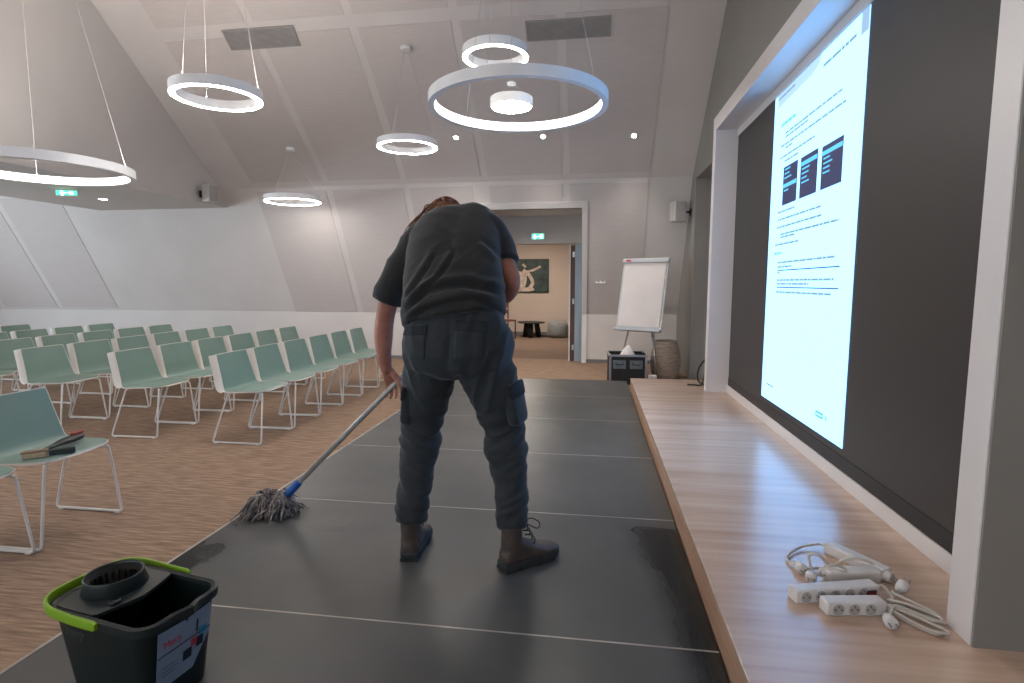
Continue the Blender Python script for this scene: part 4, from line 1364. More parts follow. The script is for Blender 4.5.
def remesh(mb, voxel, iters=4, fac=0.5):
    me = mb.mesh('tmp')
    o = bpy.data.objects.new('tmp', me)
    COL.objects.link(o)
    md = o.modifiers.new('r', 'REMESH')
    md.mode = 'VOXEL'
    md.voxel_size = voxel
    md.use_smooth_shade = True
    if iters:
        sm = o.modifiers.new('s', 'SMOOTH')
        sm.iterations = iters
        sm.factor = fac
    dg = bpy.context.evaluated_depsgraph_get()
    out = bpy.data.meshes.new_from_object(o.evaluated_get(dg))
    bpy.data.objects.remove(o, do_unlink=True)
    out.polygons.foreach_set('use_smooth', [True] * len(out.polygons))
    return out


def displace(me, fn):
    n = len(me.vertices)
    co = np.empty(n * 3)
    no = np.empty(n * 3)
    me.vertices.foreach_get('co', co)
    me.vertices.foreach_get('normal', no)
    co = co.reshape(-1, 3)
    no = no.reshape(-1, 3)
    co = co + no * fn(co)[:, None]
    me.vertices.foreach_set('co', co.reshape(-1))
    me.update()


def limb(mb, pts, n=18, sub=5, flat=False):
    """pts: (x, y, z, r) chain, smoothly tapering, closed with round ends"""
    P = [Vector(p[:3]) for p in pts]
    rr = [p[3] for p in pts]
    Q = spline(P, sub)
    rad = []
    for i in range(len(P) - 1):
        for k in range(sub):
            t = k / sub
            t = t * t * (3 - 2 * t)
            rad.append(rr[i] * (1 - t) + rr[i + 1] * t)
    rad.append(rr[-1])
    d0 = (Q[0] - Q[1]).normalized()
    d1 = (Q[-1] - Q[-2]).normalized()
    Q = [Q[0] + d0 * rad[0] * 0.85, Q[0] + d0 * rad[0] * 0.5] + Q
    rad = [rad[0] * 0.45, rad[0] * 0.86] + rad
    if not flat:
        Q += [Q[-1] + d1 * rad[-1] * 0.5, Q[-1] + d1 * rad[-1] * 0.85]
        rad += [rad[-1] * 0.86, rad[-1] * 0.45]
    mb.tube(Q, rad, n)


SKIN = mat('skin', (176, 122, 102), 0.55, rgb2=(156, 100, 84), scale=(14, 14, 14), detail=5, spec=0.35)
SHIRT = mat('black_tshirt', (25, 27, 28), 0.85, rgb2=(29, 31, 32), scale=(40, 40, 40), bump=0.01, bscale=(300, 300, 300), sheen=0.15)
PANTS = mat('dark_work_trousers', (34, 40, 45), 0.85, rgb2=(41, 47, 52), scale=(26, 26, 26), bump=0.01, bscale=(260, 260, 260), sheen=0.15)
PANTD = mat('trouser_seam', (29, 34, 39), 0.9, rgb2=(34, 39, 44), scale=(26, 26, 26))
HAIR = mat('auburn_hair', (92, 54, 34), 0.65, rgb2=(122, 76, 50), scale=(60, 60, 6), detail=4)
BOOT = mat('brown_leather_boot', (66, 56, 52), 0.6, rgb2=(88, 76, 68), scale=(16, 16, 16), detail=5, bump=0.02)
SOLE = mat('boot_sole', (36, 40, 42), 0.7, rgb2=(50, 54, 56), scale=(20, 20, 20))
LACE = mat('boot_lace', (38, 36, 36), 0.8, rgb2=(48, 46, 46), scale=(20, 20, 20))

OX, OY = -0.60, 2.30          # person origin on the stage floor


def L_(p):
    return (p[0] - OX, p[1] - OY, p[2])


# ---- body: one continuous surface (head, neck, trunk, arms with hands, legs with feet)
bd_ = MB()


def lim(pts, n=18, sub=5):
    limb(bd_, [(p[0] - OX, p[1] - OY, p[2], p[3]) for p in pts], n, sub)


# trunk
trunk = [((-0.585, 2.36, 0.86), 0.14, 0.105), ((-0.590, 2.36, 0.96), 0.165, 0.115), ((-0.612, 2.39, 1.09), 0.160, 0.110), ((-0.630, 2.46, 1.20), 0.165, 0.110),
         ((-0.648, 2.55, 1.31), 0.180, 0.110), ((-0.662, 2.63, 1.41), 0.185, 0.100), ((-0.668, 2.69, 1.475), 0.12, 0.075), ((-0.675, 2.73, 1.52), 0.07, 0.06)]


def axis_rings(data, n=36, p=2.3):
    cs_ = [Vector(d[0]) for d in data]
    out = []
    for i, d in enumerate(data):
        t = (cs_[min(i + 1, len(cs_) - 1)] - cs_[max(i - 1, 0)]).normalized()
        u = Vector((1, 0, 0))
        u = (u - t * u.dot(t)).normalized()
        w = t.cross(u).normalized()
        out.append([Vector(L_(q)) for q in superring(d[0], u, w, d[1], d[2], n, p)])
    return out


bd_.loft(axis_rings(trunk))
# neck and head (dropped forward, chin towards the chest, turned a little left)
lim([(-0.675, 2.70, 1.50, 0.062), (-0.715, 2.78, 1.525, 0.058), (-0.745, 2.83, 1.525, 0.062)])
hc = Vector((-0.770, 2.865, 1.520))
hu = Vector((-0.28, 0.86, 0.42)).normalized()       # crown direction
hf = Vector((-0.18, 0.40, -0.90))
hf = (hf - hu * hf.dot(hu)).normalized()            # face direction (down and forward)
hs = hu.cross(hf).normalized()


def H(a, b, c):                                      # side, face, crown
    return Vector(L_(hc + hs * a + hf * b + hu * c))


hring = []
for c_, a_, b_, off in ((-0.125, 0.030, 0.035, 0.055), (-0.110, 0.052, 0.062, 0.030), (-0.075, 0.064, 0.082, 0.012), (-0.03, 0.072, 0.094, 0.004), (0.02, 0.076, 0.099, 0.0), (0.06, 0.072, 0.094, -0.004), (0.09, 0.056, 0.074, -0.006), (0.108, 0.030, 0.042, -0.006), (0.114, 0.010, 0.014, -0.006)):
    hring.append([H(a_ * math.cos(2 * math.pi * k / 28), off + b_ * math.sin(2 * math.pi * k / 28), c_) for k in range(28)])
bd_.loft(hring)
# nose, brow, lips, ears
bd_.loft([[H(0.016 * x, 0.088 + 0.004, -0.052 + 0.008 * y) for x, y in ((-1, -1), (1, -1), (1, 1), (-1, 1))], [H(0.012 * x, 0.118, -0.048 + 0.006 * y) for x, y in ((-1, -1), (1, -1), (1, 1), (-1, 1))], [H(0.007 * x, 0.100, 0.004 + 0.006 * y) for x, y in ((-1, -1), (1, -1), (1, 1), (-1, 1))]])
bd_.tube([H(-0.040, 0.086, 0.018), H(0, 0.100, 0.020), H(0.040, 0.086, 0.018)], 0.009, 8)
bd_.tube([H(-0.024, 0.088, -0.076), H(0, 0.098, -0.074), H(0.024, 0.088, -0.076)], 0.007, 8)
for s in (-1, 1):
    bd_.tube([H(s * 0.074, -0.004, -0.035), H(s * 0.084, -0.012, -0.005), H(s * 0.084, -0.016, 0.018), H(s * 0.075, 0.002, 0.026)], [0.009, 0.012, 0.012, 0.007], 8)
# left arm down to the mop handle
lim([(-0.83, 2.68, 1.43, 0.066), (-0.935, 2.67, 1.30, 0.058), (-1.005, 2.665, 1.15, 0.051), (-1.040, 2.665, 1.03, 0.047), (-1.048, 2.655, 0.93, 0.047), (-1.044, 2.645, 0.83, 0.037), (-1.034, 2.645, 0.765, 0.029)])
# right arm: elbow out to the right, forearm forward to the top of the handle
mopp = lambda t: mop0 + mopd * t
g2 = mopp(1.46)
lim([(-0.51, 2.68, 1.455, 0.062), (-0.455, 2.65, 1.385, 0.056), (-0.408, 2.60, 1.27, 0.051), (-0.386, 2.585, 1.215, 0.048), (-0.402, 2.64, 1.165, 0.045), (-0.445, 2.70, 1.130, 0.038), (g2.x + 0.055, g2.y - 0.005, g2.z + 0.028, 0.029)])
# hands: palm, four fingers of unequal length and a thumb closing on the handle
g1 = mopp(0.885)


def hand(wrist, knuck, across, curl, lens, rp, thumb_pts):
    w_, k_, ac = Vector(wrist), Vector(knuck), Vector(across).normalized()
    # palm: a flattened pad between wrist and knuckles
    rings_ = []
    dirp = (k_ - w_).normalized()
    nrm_ = dirp.cross(ac).normalized()
    for f_, a_, b_ in ((-0.15, 0.020, 0.017), (0.0, 0.028, 0.021), (0.35, 0.039, 0.020), (0.75, 0.045, 0.018), (1.0, 0.043, 0.014), (1.08, 0.034, 0.009)):
        c_ = w_.lerp(k_, f_)
        rings_.append([Vector(L_(q)) for q in superring(c_, ac, nrm_, a_, b_, 20, 2.4)])
    bd_.loft(rings_)
    for i, ln_ in enumerate(lens):
        base = k_ + ac * (0.0320 - 0.0213 * i) - dirp * 0.006
        pts = [tuple(base - dirp * 0.012) + (0.0095,)]
        p = base.copy()
        for j, (dv, fr) in enumerate(zip(curl, (0.44, 0.31, 0.25))):
            p = p + (Vector(dv).normalized() + ac * (0.20 - 0.133 * i) * 1.1).normalized() * ln_ * fr
            pts.append(tuple(p) + ((0.0090, 0.0082, 0.0070)[j],))
        lim(pts, 12, 3)
    lim(thumb_pts, 12, 3)


# left hand: hangs behind the handle, palm to the camera, fingers loosely hooked under it
hand((-1.032, 2.648, 0.765), (-1.016, 2.688, 0.690), (0.86, -0.16, 0.40), ((0.14, 0.04, -1.0), (0.10, -0.30, -0.95), (0.05, -0.70, -0.70)), (0.084, 0.094, 0.088, 0.070), 0.01,
     [(-1.012, 2.650, 0.750, 0.014), (-0.985, 2.640, 0.722, 0.0125), (-0.962, 2.632, 0.695, 0.0105), (-0.952, 2.634, 0.668, 0.0085)])
# right hand: grips the top of the handle from above
hand(tuple(g2 + Vector((0.055, -0.005, 0.028))), tuple(g2 + Vector((-0.006, 0.018, 0.034))), (0.0, 0.75, -0.65), ((-1.0, 0.10, -0.35), (-0.2, -0.3, -1.0), (0.9, -0.2, -0.4)), (0.074, 0.082, 0.078, 0.062), 0.01,
     [tuple(g2 + Vector((0.05, -0.02, 0.018))) + (0.013,), tuple(g2 + Vector((0.022, -0.034, 0.010))) + (0.012,), tuple(g2 + Vector((-0.006, -0.030, -0.002))) + (0.010,), tuple(g2 + Vector((-0.022, -0.020, -0.012))) + (0.0085,)])
# legs and feet
LEGL = [(-0.690, 2.37, 0.87, 0.088), (-0.722, 2.37, 0.76, 0.082), (-0.750, 2.375, 0.60, 0.066), (-0.764, 2.375, 0.50, 0.055), (-0.770, 2.32, 0.38, 0.052), (-0.770, 2.250, 0.22, 0.034), (-0.771, 2.228, 0.10, 0.030)]
LEGR = [(-0.490, 2.37, 0.87, 0.088), (-0.445, 2.37, 0.76, 0.082), (-0.400, 2.375, 0.60, 0.066), (-0.382, 2.375, 0.50, 0.055), (-0.352, 2.32, 0.38, 0.052), (-0.330, 2.236, 0.22, 0.034), (-0.322, 2.197, 0.10, 0.030)]
lim(LEGL)
lim(LEGR)
lim([(-0.770, 2.225, 0.075, 0.028), (-0.780, 2.31, 0.060, 0.023), (-0.789, 2.39, 0.048, 0.015)])
lim([(-0.325, 2.194, 0.075, 0.028), (-0.262, 2.250, 0.060, 0.023), (-0.208, 2.299, 0.046, 0.015)])
bme = remesh(bd_, 0.0042, 4)
man = link_mesh('person', bme, SKIN)
man.location = (OX, OY, 0)
tag(man, 'man in black t-shirt and dark cargo trousers, bent over a mop, seen from behind', 'person')
for s in (-1, 1):
    ey = MB().ball(H(s * 0.031, 0.083, 0.002), 0.0115, 12, 8).build('eye', mat('eye_white', (232, 228, 222), 0.3, rgb2=(226, 222, 216), scale=(9, 9, 9)), man, True)
    MB().ball(H(s * 0.031, 0.0915, 0.002), 0.0055, 10, 6).build('iris', mat('iris_brown', (64, 44, 30), 0.3, rgb2=(54, 36, 24), scale=(9, 9, 9)), ey, True)

# ---- t-shirt
sh = MB()
tr_ = [((-0.606, 2.372, 1.040), 0.228, 0.158), ((-0.612, 2.380, 1.075), 0.230, 0.160), ((-0.618, 2.410, 1.130), 0.222, 0.155), ((-0.628, 2.450, 1.200), 0.222, 0.150),
       ((-0.640, 2.505, 1.270), 0.222, 0.146), ((-0.650, 2.560, 1.335), 0.224, 0.142), ((-0.656, 2.615, 1.400), 0.226, 0.130), ((-0.644, 2.655, 1.455), 0.214, 0.114), ((-0.628, 2.690, 1.505), 0.178, 0.092), ((-0.625, 2.712, 1.535), 0.130, 0.074), ((-0.630, 2.73, 1.553), 0.088, 0.060)]
sh.loft(axis_rings(tr_, 44, 2.35))


def slv(pts):
    limb(sh, [(p[0] - OX, p[1] - OY, p[2], p[3]) for p in pts], 22, 5, True)


slv([(-0.760, 2.68, 1.455, 0.076), (-0.845, 2.675, 1.410, 0.086), (-0.925, 2.670, 1.300, 0.082), (-0.985, 2.668, 1.195, 0.079), (-1.022, 2.666, 1.110, 0.079)])
slv([(-0.565, 2.68, 1.490, 0.072), (-0.505, 2.670, 1.462, 0.078), (-0.456, 2.645, 1.390, 0.073), (-0.428, 2.612, 1.318, 0.070), (-0.420, 2.602, 1.296, 0.070)])
sme = remesh(sh, 0.0062, 8)


from mathutils import noise as mnoise


def ridged(co, sc, rot=None, seed=0.0, sharp=1.0):
    """ridged noise, stretched along one direction: long cloth folds"""
    q = co.copy()
    if rot is not None:
        q = q @ np.array(rot).T
    q = q * np.array(sc) + seed
    out = np.empty(len(q))
    for i, p in enumerate(q):
        out[i] = 1.0 - 2.2 * abs(mnoise.noise(p))
    return np.sign(out) * np.abs(out) ** sharp


def rotxz(a):
    c, s_ = math.cos(a), math.sin(a)
    return [[c, 0, s_], [0, 1, 0], [-s_, 0, c]]


FOLDS = [  # creases of the shirt back: polyline (x, z), ridge height, width
    ([(-0.195, 1.078), (-0.141, 1.128), (-0.088, 1.166), (-0.012, 1.187), (0.07, 1.196), (0.157, 1.175), (0.227, 1.137)], 0.017, 0.021),
    ([(-0.19, 1.127), (-0.156, 1.187), (-0.11, 1.266), (-0.087, 1.339)], 0.012, 0.016),
    ([(-0.168, 1.094), (-0.113, 1.157), (-0.057, 1.209), (-0.02, 1.275), (-0.004, 1.339)], 0.012, 0.015),
    ([(-0.187, 1.044), (-0.1, 1.087), (-0.019, 1.112), (0.085, 1.137), (0.23, 1.117)], 0.011, 0.017),
    ([(0.194, 1.292), (0.151, 1.347), (0.098, 1.394)], 0.010, 0.016),
    ([(0.121, 1.129), (0.176, 1.105), (0.234, 1.085)], 0.007, 0.013),
    ([(-0.109, 1.455), (-0.027, 1.395), (0.017, 1.325)], 0.006, 0.018)]


def crease(co, pts, amp, w):
    x, z = co[:, 0], co[:, 2]
    best = np.full(len(co), 9.0)
    sgn = np.zeros(len(co))
    end = np.ones(len(co))
    n = len(pts) - 1
    for i in range(n):
        (x0, z0_), (x1, z1_) = pts[i], pts[i + 1]
        dx, dz = x1 - x0, z1_ - z0_
        L2 = dx * dx + dz * dz
        t = np.clip(((x - x0) * dx + (z - z0_) * dz) / L2, 0, 1)
        ex, ez = x - (x0 + t * dx), z - (z0_ + t * dz)
        d = np.hypot(ex, ez)
        m = d < best
        best = np.where(m, d, best)
        sgn = np.where(m, np.sign(dx * ez - dz * ex), sgn)
        tt = (i + t) / n
        end = np.where(m, np.clip(np.minimum(tt, 1 - tt) * 6 + 0.15, 0, 1), end)
    sd = best * sgn
    return amp * end * (0.75 * np.exp(-((sd - w) / w) ** 2) - np.exp(-((sd + 0.2 * w) / (0.75 * w)) ** 2))


def shirt_fold(co):
    x, y, z = co[:, 0], co[:, 1], co[:, 2]
    low = np.clip((1.50 - z) / 0.30, 0.12, 1.0)
    back = np.clip((0.60 * (z - 1.05) + 0.10 - y) / 0.04, 0, 1)
    arm = np.clip((np.abs(x + 0.03) - 0.22) / 0.05, 0, 1)
    d = 0.0060 * ridged(co, (2.6, 3.0, 10.5), rotxz(0.95), 3.1) * low
    d += 0.0035 * ridged(co, (4.0, 5.0, 19.0), rotxz(0.70), 7.7) * low
    w = np.exp(-((z - 1.125) / 0.075) ** 2)
    d += 0.0080 * w * ridged(co, (2.4, 3.0, 17.0), rotxz(0.10), 1.3) * (1 - 0.6 * back)
    for pts, amp, wd in FOLDS:
        d += crease(co, pts, amp, wd) * back * (1 - arm)
    d = d * (1 - 0.55 * arm) + arm * 0.0060 * ridged(co, (9, 7, 7), rotxz(0.6), 5.0)
    d -= 0.007 * np.exp(-((x + 0.035) / 0.04) ** 2) * np.clip((z - 1.25) / 0.1, 0, 1)
    return d


displace(sme, shirt_fold)
shirt = link_mesh('t_shirt', sme, SHIRT, man)
tag(shirt, 'loose black short-sleeved t-shirt')


def cuff(c, d, r, m, name, par, w=0.010, tilt=None, t=0.004):
    c, d = Vector(L_(c)), Vector(d).normalized()
    u = d.orthogonal().normalized()
    v = d.cross(u)
    pts = [c + (u * math.cos(2 * math.pi * k / 32) + v * math.sin(2 * math.pi * k / 32)) * r for k in range(32)]
    rings_ = []
    for k in range(32):
        rad = (pts[k] - c).normalized()
        rings_.append([pts[k] + rad * t + d * w, pts[k] + rad * t - d * w, pts[k] - rad * t - d * w, pts[k] - rad * t + d * w])
    return MB().loft(rings_, closed=True).build(name, m, par, True)



# ---- trousers
pt = MB()
hips = [((-0.605, 2.378, 1.085), 0.185, 0.110), ((-0.600, 2.368, 1.03), 0.214, 0.136), ((-0.592, 2.360, 0.96), 0.240, 0.158), ((-0.585, 2.358, 0.90), 0.247, 0.162), ((-0.582, 2.360, 0.845), 0.236, 0.150), ((-0.582, 2.365, 0.80), 0.20, 0.10)]
pt.loft(axis_rings(list(reversed(hips)), 44, 2.5))


def pleg(pts):
    limb(pt, [(p[0] - OX, p[1] - OY, p[2], p[3]) for p in pts], 28, 6, True)


PL = [(-0.705, 2.362, 0.86, 0.118), (-0.727, 2.364, 0.76, 0.111), (-0.748, 2.370, 0.655, 0.098), (-0.761, 2.374, 0.555, 0.084), (-0.768, 2.350, 0.470, 0.081), (-0.768, 2.305, 0.380, 0.071), (-0.771, 2.268, 0.280, 0.063), (-0.771, 2.240, 0.205, 0.062), (-0.771, 2.230, 0.165, 0.060)]
PR = [(-0.470, 2.362, 0.86, 0.124), (-0.440, 2.364, 0.76, 0.119), (-0.405, 2.370, 0.655, 0.103), (-0.388, 2.374, 0.555, 0.087), (-0.372, 2.350, 0.470, 0.086), (-0.350, 2.305, 0.380, 0.073), (-0.337, 2.266, 0.290, 0.062), (-0.327, 2.226, 0.218, 0.062), (-0.323, 2.208, 0.175, 0.061)]
pleg(PL)
pleg(PR)
pme = remesh(pt, 0.0065, 5)


def pant_fold(co):
    x, y, z = co[:, 0], co[:, 1], co[:, 2]
    left = x < 0.01
    tl = np.where(left, 0.35, -0.35)
    q = co.copy()
    q[:, 2] = z + tl * (x - np.where(left, -0.16, 0.24)) - 0.25 * y
    bun = 0.35 + 0.9 * np.exp(-((z - 0.25) / 0.09) ** 2) + 0.8 * np.exp(-((z - 0.50) / 0.10) ** 2)
    bun *= np.clip((0.95 - z) / 0.25, 0, 1)
    d = 0.0115 * bun * ridged(q, (6.5, 6.5, 17.0), None, 2.2)
    d += 0.0055 * bun * ridged(q, (11, 11, 33.0), None, 8.2)
    # long vertical pulls down the thigh and the seat
    th = np.clip((z - 0.58) / 0.12, 0, 1)
    r1 = np.where(left, 1.0, -1.0)
    p = co.copy()
    p[:, 0] = x + r1 * 0.35 * z
    d += 0.0085 * th * ridged(p, (16.0, 8.0, 3.2), None, 4.4)
    # seat seam
    d -= 0.010 * np.exp(-((x - 0.012) / 0.013) ** 2) * np.exp(-((z - 0.93) / 0.10) ** 2) * (y < 0.06)
    # ragged hem
    return d


displace(pme, pant_fold)
trou = link_mesh('trousers', pme, PANTS, man)
tag(trou, 'dark blue-grey cargo work trousers')


def patch(name, quad, m, par, target, n=14, t=0.0025, off=0.001, axis='Y'):
    """a cloth patch lying on the target surface (quad given in world x, z or y, z seen along the axis)"""
    rows_ = []
    for i in range(n + 1):
        row = []
        for j in range(n + 1):
            u, v = j / n, i / n
            a = Vector(quad[0]).lerp(Vector(quad[1]), u)
            b = Vector(quad[3]).lerp(Vector(quad[2]), u)
            row.append(Vector(L_(a.lerp(b, v))))
        rows_.append(row)
    k = n + 1
    v = [p for r in rows_ for p in r]
    f = [(i * k + j, i * k + j + 1, (i + 1) * k + j + 1, (i + 1) * k + j) for i in range(n) for j in range(n)]
    o_ = MB().add(v, f).build(name, m, par, True)
    sw = o_.modifiers.new('wrap', 'SHRINKWRAP')
    sw.target = target
    sw.wrap_method = 'NEAREST_SURFACEPOINT' if axis is None else 'PROJECT'
    if axis == 'Y':
        sw.use_project_y = True
        sw.use_positive_direction = True
        sw.use_negative_direction = True
    elif axis == 'X':
        sw.use_project_x = True
        sw.use_positive_direction = True
        sw.use_negative_direction = True
    sw.offset = off
    so2 = o_.modifiers.new('solid', 'SOLIDIFY')
    so2.thickness = t
    so2.offset = 1
    return o_


yb = 2.19
patch('back_pocket', [(-0.800, yb, 0.900), (-0.690, yb, 0.885), (-0.692, yb, 1.020), (-0.798, yb, 1.000)], PANTS, trou, trou)
patch('pocket_flap', [(-0.806, yb, 0.975), (-0.684, yb, 0.985), (-0.686, yb, 1.026), (-0.802, yb, 1.012)], PANTD, trou, trou, off=0.003, t=0.003)
patch('back_pocket', [(-0.560, yb, 0.885), (-0.440, yb, 0.895), (-0.440, yb, 1.035), (-0.562, yb, 1.035)], PANTS, trou, trou)
patch('pocket_flap', [(-0.568, yb, 1.005), (-0.432, yb, 0.995), (-0.436, yb, 1.040), (-0.566, yb, 1.046)], PANTD, trou, trou, off=0.003, t=0.003)


def cargo(cx, y, z, s, w, h, tlt):
    """bellows pocket on the outside of the thigh"""
    p_ = MB()
    c = Vector(L_((cx, y, z)))
    ax = Vector((0.0, 1, 0))
    up = Vector((-s * tlt, 0, 1)).normalized()
    out = Vector((s, -0.25, s * 0 + tlt)).normalized()
    ax = up.cross(out).normalized()
    rings_ = []
    for dd, sc in ((-0.03, 0.98), (0.0, 1.0), (0.010, 0.97), (0.016, 0.84)):
        rings_.append([c + out * dd + ax * (w / 2 * sc * math.copysign(abs(math.cos(t)) ** 0.35, math.cos(t))) + up * (h / 2 * sc * math.copysign(abs(math.sin(t)) ** 0.35, math.sin(t))) for t in [2 * math.pi * k / 28 for k in range(28)]])
    o_ = p_.loft(rings_).build('cargo_pocket', PANTS, trou, True)
    f_ = MB()
    rings_ = []
    for dd, sc in ((0.0, 1.02), (0.016, 1.03), (0.020, 0.96)):
        rings_.append([c + up * (h * 0.34) + out * dd + ax * (w / 2 * sc * math.copysign(abs(math.cos(t)) ** 0.3, math.cos(t))) + up * (h * 0.18 * sc * math.copysign(abs(math.sin(t)) ** 0.3, math.sin(t))) for t in [2 * math.pi * k / 28 for k in range(28)]])
    f_.loft(rings_).build('pocket_flap', PANTD, o_, True)
    return o_


cargo(-0.824, 2.33, 0.660, -1, 0.13, 0.165, 0.10)
cargo(-0.318, 2.33, 0.680, 1, 0.14, 0.180, 0.20)
# belt loops and trouser hems

# ---- hair: a cap over the skull and long loose strands falling to the left
hm = MB()
rings_ = []
for c_, a_, b_, off in ((-0.075, 0.080, 0.066, -0.045), (-0.03, 0.089, 0.094, -0.022), (0.02, 0.094, 0.114, -0.006), (0.06, 0.092, 0.116, -0.004), (0.095, 0.077, 0.100, -0.006), (0.122, 0.046, 0.064, -0.008), (0.134, 0.012, 0.016, -0.010)):
    rings_.append([H(a_ * math.cos(2 * math.pi * k / 28), off + b_ * math.sin(2 * math.pi * k / 28) * (0.62 if math.sin(2 * math.pi * k / 28) > 0 and c_ < 0.04 else 1.0), c_) for k in range(28)])
hm.loft(rings_)
rh = random.Random(11)
for i in range(140):
    a = rh.uniform(0, 2 * math.pi)
    s0 = H(0.075 * math.cos(a), -0.02 + 0.085 * math.sin(a), rh.uniform(0.02, 0.11))
    side = rh.uniform(-1, 1)
    drop = rh.uniform(0.10, 0.24)
    p0 = Vector(s0)
    tgt = Vector(L_((-0.835 + rh.uniform(-0.07, 0.09), 2.80 + rh.uniform(-0.05, 0.07), 1.53 + rh.uniform(-0.05, 0.04))))
    p1 = p0.lerp(tgt, 0.5) + Vector((rh.uniform(-0.015, 0.015), rh.uniform(-0.01, 0.01), 0.025))
    p2 = tgt
    p3 = tgt + Vector((-0.055 + rh.uniform(-0.04, 0.04), -0.015 + rh.uniform(-0.02, 0.03), -drop * 0.5))
    p4 = p3 + Vector((-0.02 + rh.uniform(-0.03, 0.02), rh.uniform(-0.02, 0.02), -drop * 0.5))
    pts = spline([p0, p1, p2, p3, p4], 4)
    rr_ = [0.0042 * (1 - 0.8 * k / (len(pts) - 1)) + 0.0006 for k in range(len(pts))]
    hm.tube(pts, rr_, 5)
for i in range(110):
    a = rh.uniform(0, 2 * math.pi)
    cc = rh.uniform(0.0, 0.12)
    wd = 0.094 * math.sqrt(max(0.05, 1 - (cc / 0.14) ** 2))
    p0 = H(wd * math.cos(a), -0.006 + 1.2 * wd * math.sin(a), cc)
    a2 = a + rh.uniform(-0.9, 0.9)
    p1 = H(1.08 * wd * math.cos((a + a2) / 2), -0.006 + 1.30 * wd * math.sin((a + a2) / 2), cc - 0.02 + rh.uniform(0, 0.02))
    p2 = H(1.04 * wd * math.cos(a2), -0.006 + 1.24 * wd * math.sin(a2), cc - 0.06)
    pts = spline([p0, p1, p2], 4)
    hm.tube(pts, [0.0048 * (1 - 0.75 * k / (len(pts) - 1)) + 0.0006 for k in range(len(pts))], 5)
hr_ = hm.build('hair', HAIR, man, True)
tag(hr_, 'loose shoulder-length auburn hair')

# ---- boots


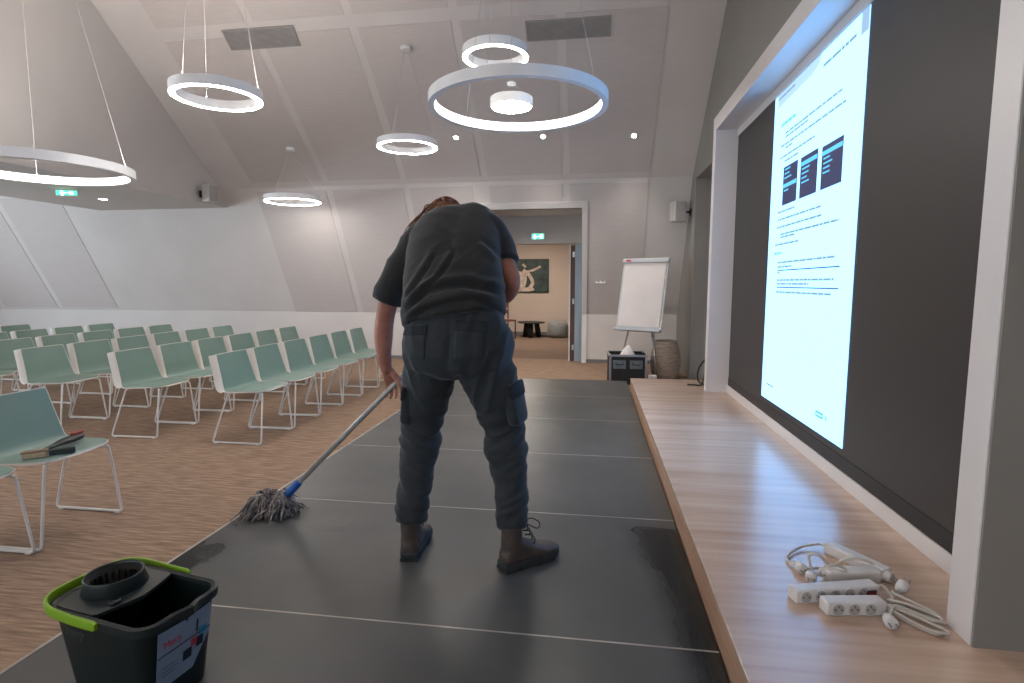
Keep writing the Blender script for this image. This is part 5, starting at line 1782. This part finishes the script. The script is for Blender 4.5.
def boot(heel, ang, s=1.0):
    h = Vector((heel[0] - OX, heel[1] - OY, 0))
    fx = Vector((math.cos(ang), math.sin(ang), 0))
    fy = Vector((-math.sin(ang), math.cos(ang), 0))

    def P(x, y, z):
        return h + fx * (x * s) + fy * (y * s * 1.12) + Vector((0, 0, z * s))
    up = MB()
    # foot: rings along the length (x, halfwidth, z of the ridge)
    rings_ = []
    for x, hw, zt_, zb in ((-0.012, 0.018, 0.075, 0.035), (0.0, 0.034, 0.10, 0.028), (0.03, 0.041, 0.135, 0.026), (0.08, 0.042, 0.140, 0.026), (0.12, 0.044, 0.118, 0.026), (0.16, 0.049, 0.095, 0.024), (0.20, 0.053, 0.078, 0.024), (0.24, 0.051, 0.070, 0.024), (0.27, 0.041, 0.062, 0.026), (0.288, 0.020, 0.050, 0.030)):
        r_ = []
        for k in range(24):
            t = 2 * math.pi * k / 24
            c_, s_ = math.cos(t), math.sin(t)
            zz = (zt_ + zb) / 2 + (zt_ - zb) / 2 * math.copysign(abs(s_) ** 0.7, s_)
            r_.append(P(x, hw * math.copysign(abs(c_) ** 0.6, c_) * (1.0 if s_ < 0.2 else 1 - 0.35 * (s_ - 0.2)), zz))
        rings_.append(r_)
    up.loft(rings_)
    rings_ = []
    for z, a, b, cx in ((0.05, 0.052, 0.038, 0.045), (0.10, 0.054, 0.041, 0.046), (0.14, 0.049, 0.042, 0.043), (0.18, 0.046, 0.042, 0.042), (0.205, 0.046, 0.042, 0.042)):
        rings_.append([P(cx + a * math.cos(2 * math.pi * k / 24), b * math.sin(2 * math.pi * k / 24), z) for k in range(24)])
    up.loft(rings_)
    bt = link_mesh('boot', remesh(up, 0.005, 3), BOOT, man)
    # rubber toe and rand
    so3 = MB()
    pr = [(-0.018, 0.0), (-0.010, -0.032), (0.03, -0.044), (0.09, -0.043), (0.14, -0.047), (0.19, -0.056), (0.24, -0.055), (0.275, -0.042), (0.297, -0.016), (0.299, 0.0), (0.297, 0.016), (0.275, 0.042), (0.24, 0.055), (0.19, 0.056), (0.14, 0.047), (0.09, 0.043), (0.03, 0.044), (-0.010, 0.032)]
    rings_ = []
    for z, sc in ((0.006, 0.97), (0.014, 1.0), (0.034, 1.0), (0.042, 0.965)):
        rings_.append([P(0.14 + (x - 0.14) * sc, y * sc, z + (0.012 * max(0, (x - 0.2) / 0.1) if z < 0.02 else 0.006 * max(0, (x - 0.2) / 0.1))) for x, y in pr])
    sl = so3.loft(rings_).build('sole', SOLE, bt)
    smooth_by_angle(sl, 45)
    tg = MB()
    for k in range(9):
        if 3 <= k <= 4:
            continue
        x = 0.0 + k * 0.033
        w_ = 0.036 if k < 3 else (0.049 if k < 8 else 0.036)
        z_ = 0.010 * max(0, (x - 0.2) / 0.1)
        tg.obox(P(x, 0, 0.006 + z_), fx, fy, (0, 0, 1), 0.02, w_ * 2.2, 0.0125)
    tg.build('tread', SOLE, sl)
    tc_ = MB()
    rings_ = []
    for x, hw, zt_ in ((0.225, 0.0545, 0.060), (0.25, 0.052, 0.060), (0.275, 0.043, 0.056), (0.293, 0.022, 0.048)):
        rings_.append([P(x, hw * math.copysign(abs(math.cos(t)) ** 0.6, math.cos(t)), 0.030 + (zt_ - 0.030) * max(0, math.sin(t))) for t in [math.pi * k / 12 for k in range(13)]])
    tc_.loft(rings_, cap0=True, cap1=True).build('toe_cap', SOLE, bt, True)
    for k in range(5):
        x, z = 0.150 - k * 0.013, 0.108 + k * 0.023
        MB().tube(spline([P(x - 0.012, -0.034, z - 0.006), P(x + 0.006, -0.016, z + 0.006), P(x + 0.010, 0.016, z + 0.008), P(x - 0.010, 0.034, z + 0.004)], 4), 0.0032, 6).build('lace', LACE, bt, True)
    MB().tube(spline([P(0.098, -0.01, 0.205), P(0.125, -0.03, 0.222), P(0.15, -0.055, 0.205), P(0.14, -0.05, 0.18), P(0.105, -0.01, 0.200), P(0.12, 0.03, 0.20), P(0.135, 0.05, 0.17)], 5), 0.0026, 6).build('lace_bow', LACE, bt, True)
    return bt


boot((-0.771, 2.186), R(96), 0.97)
boot((-0.353, 2.168), R(42), 0.95)
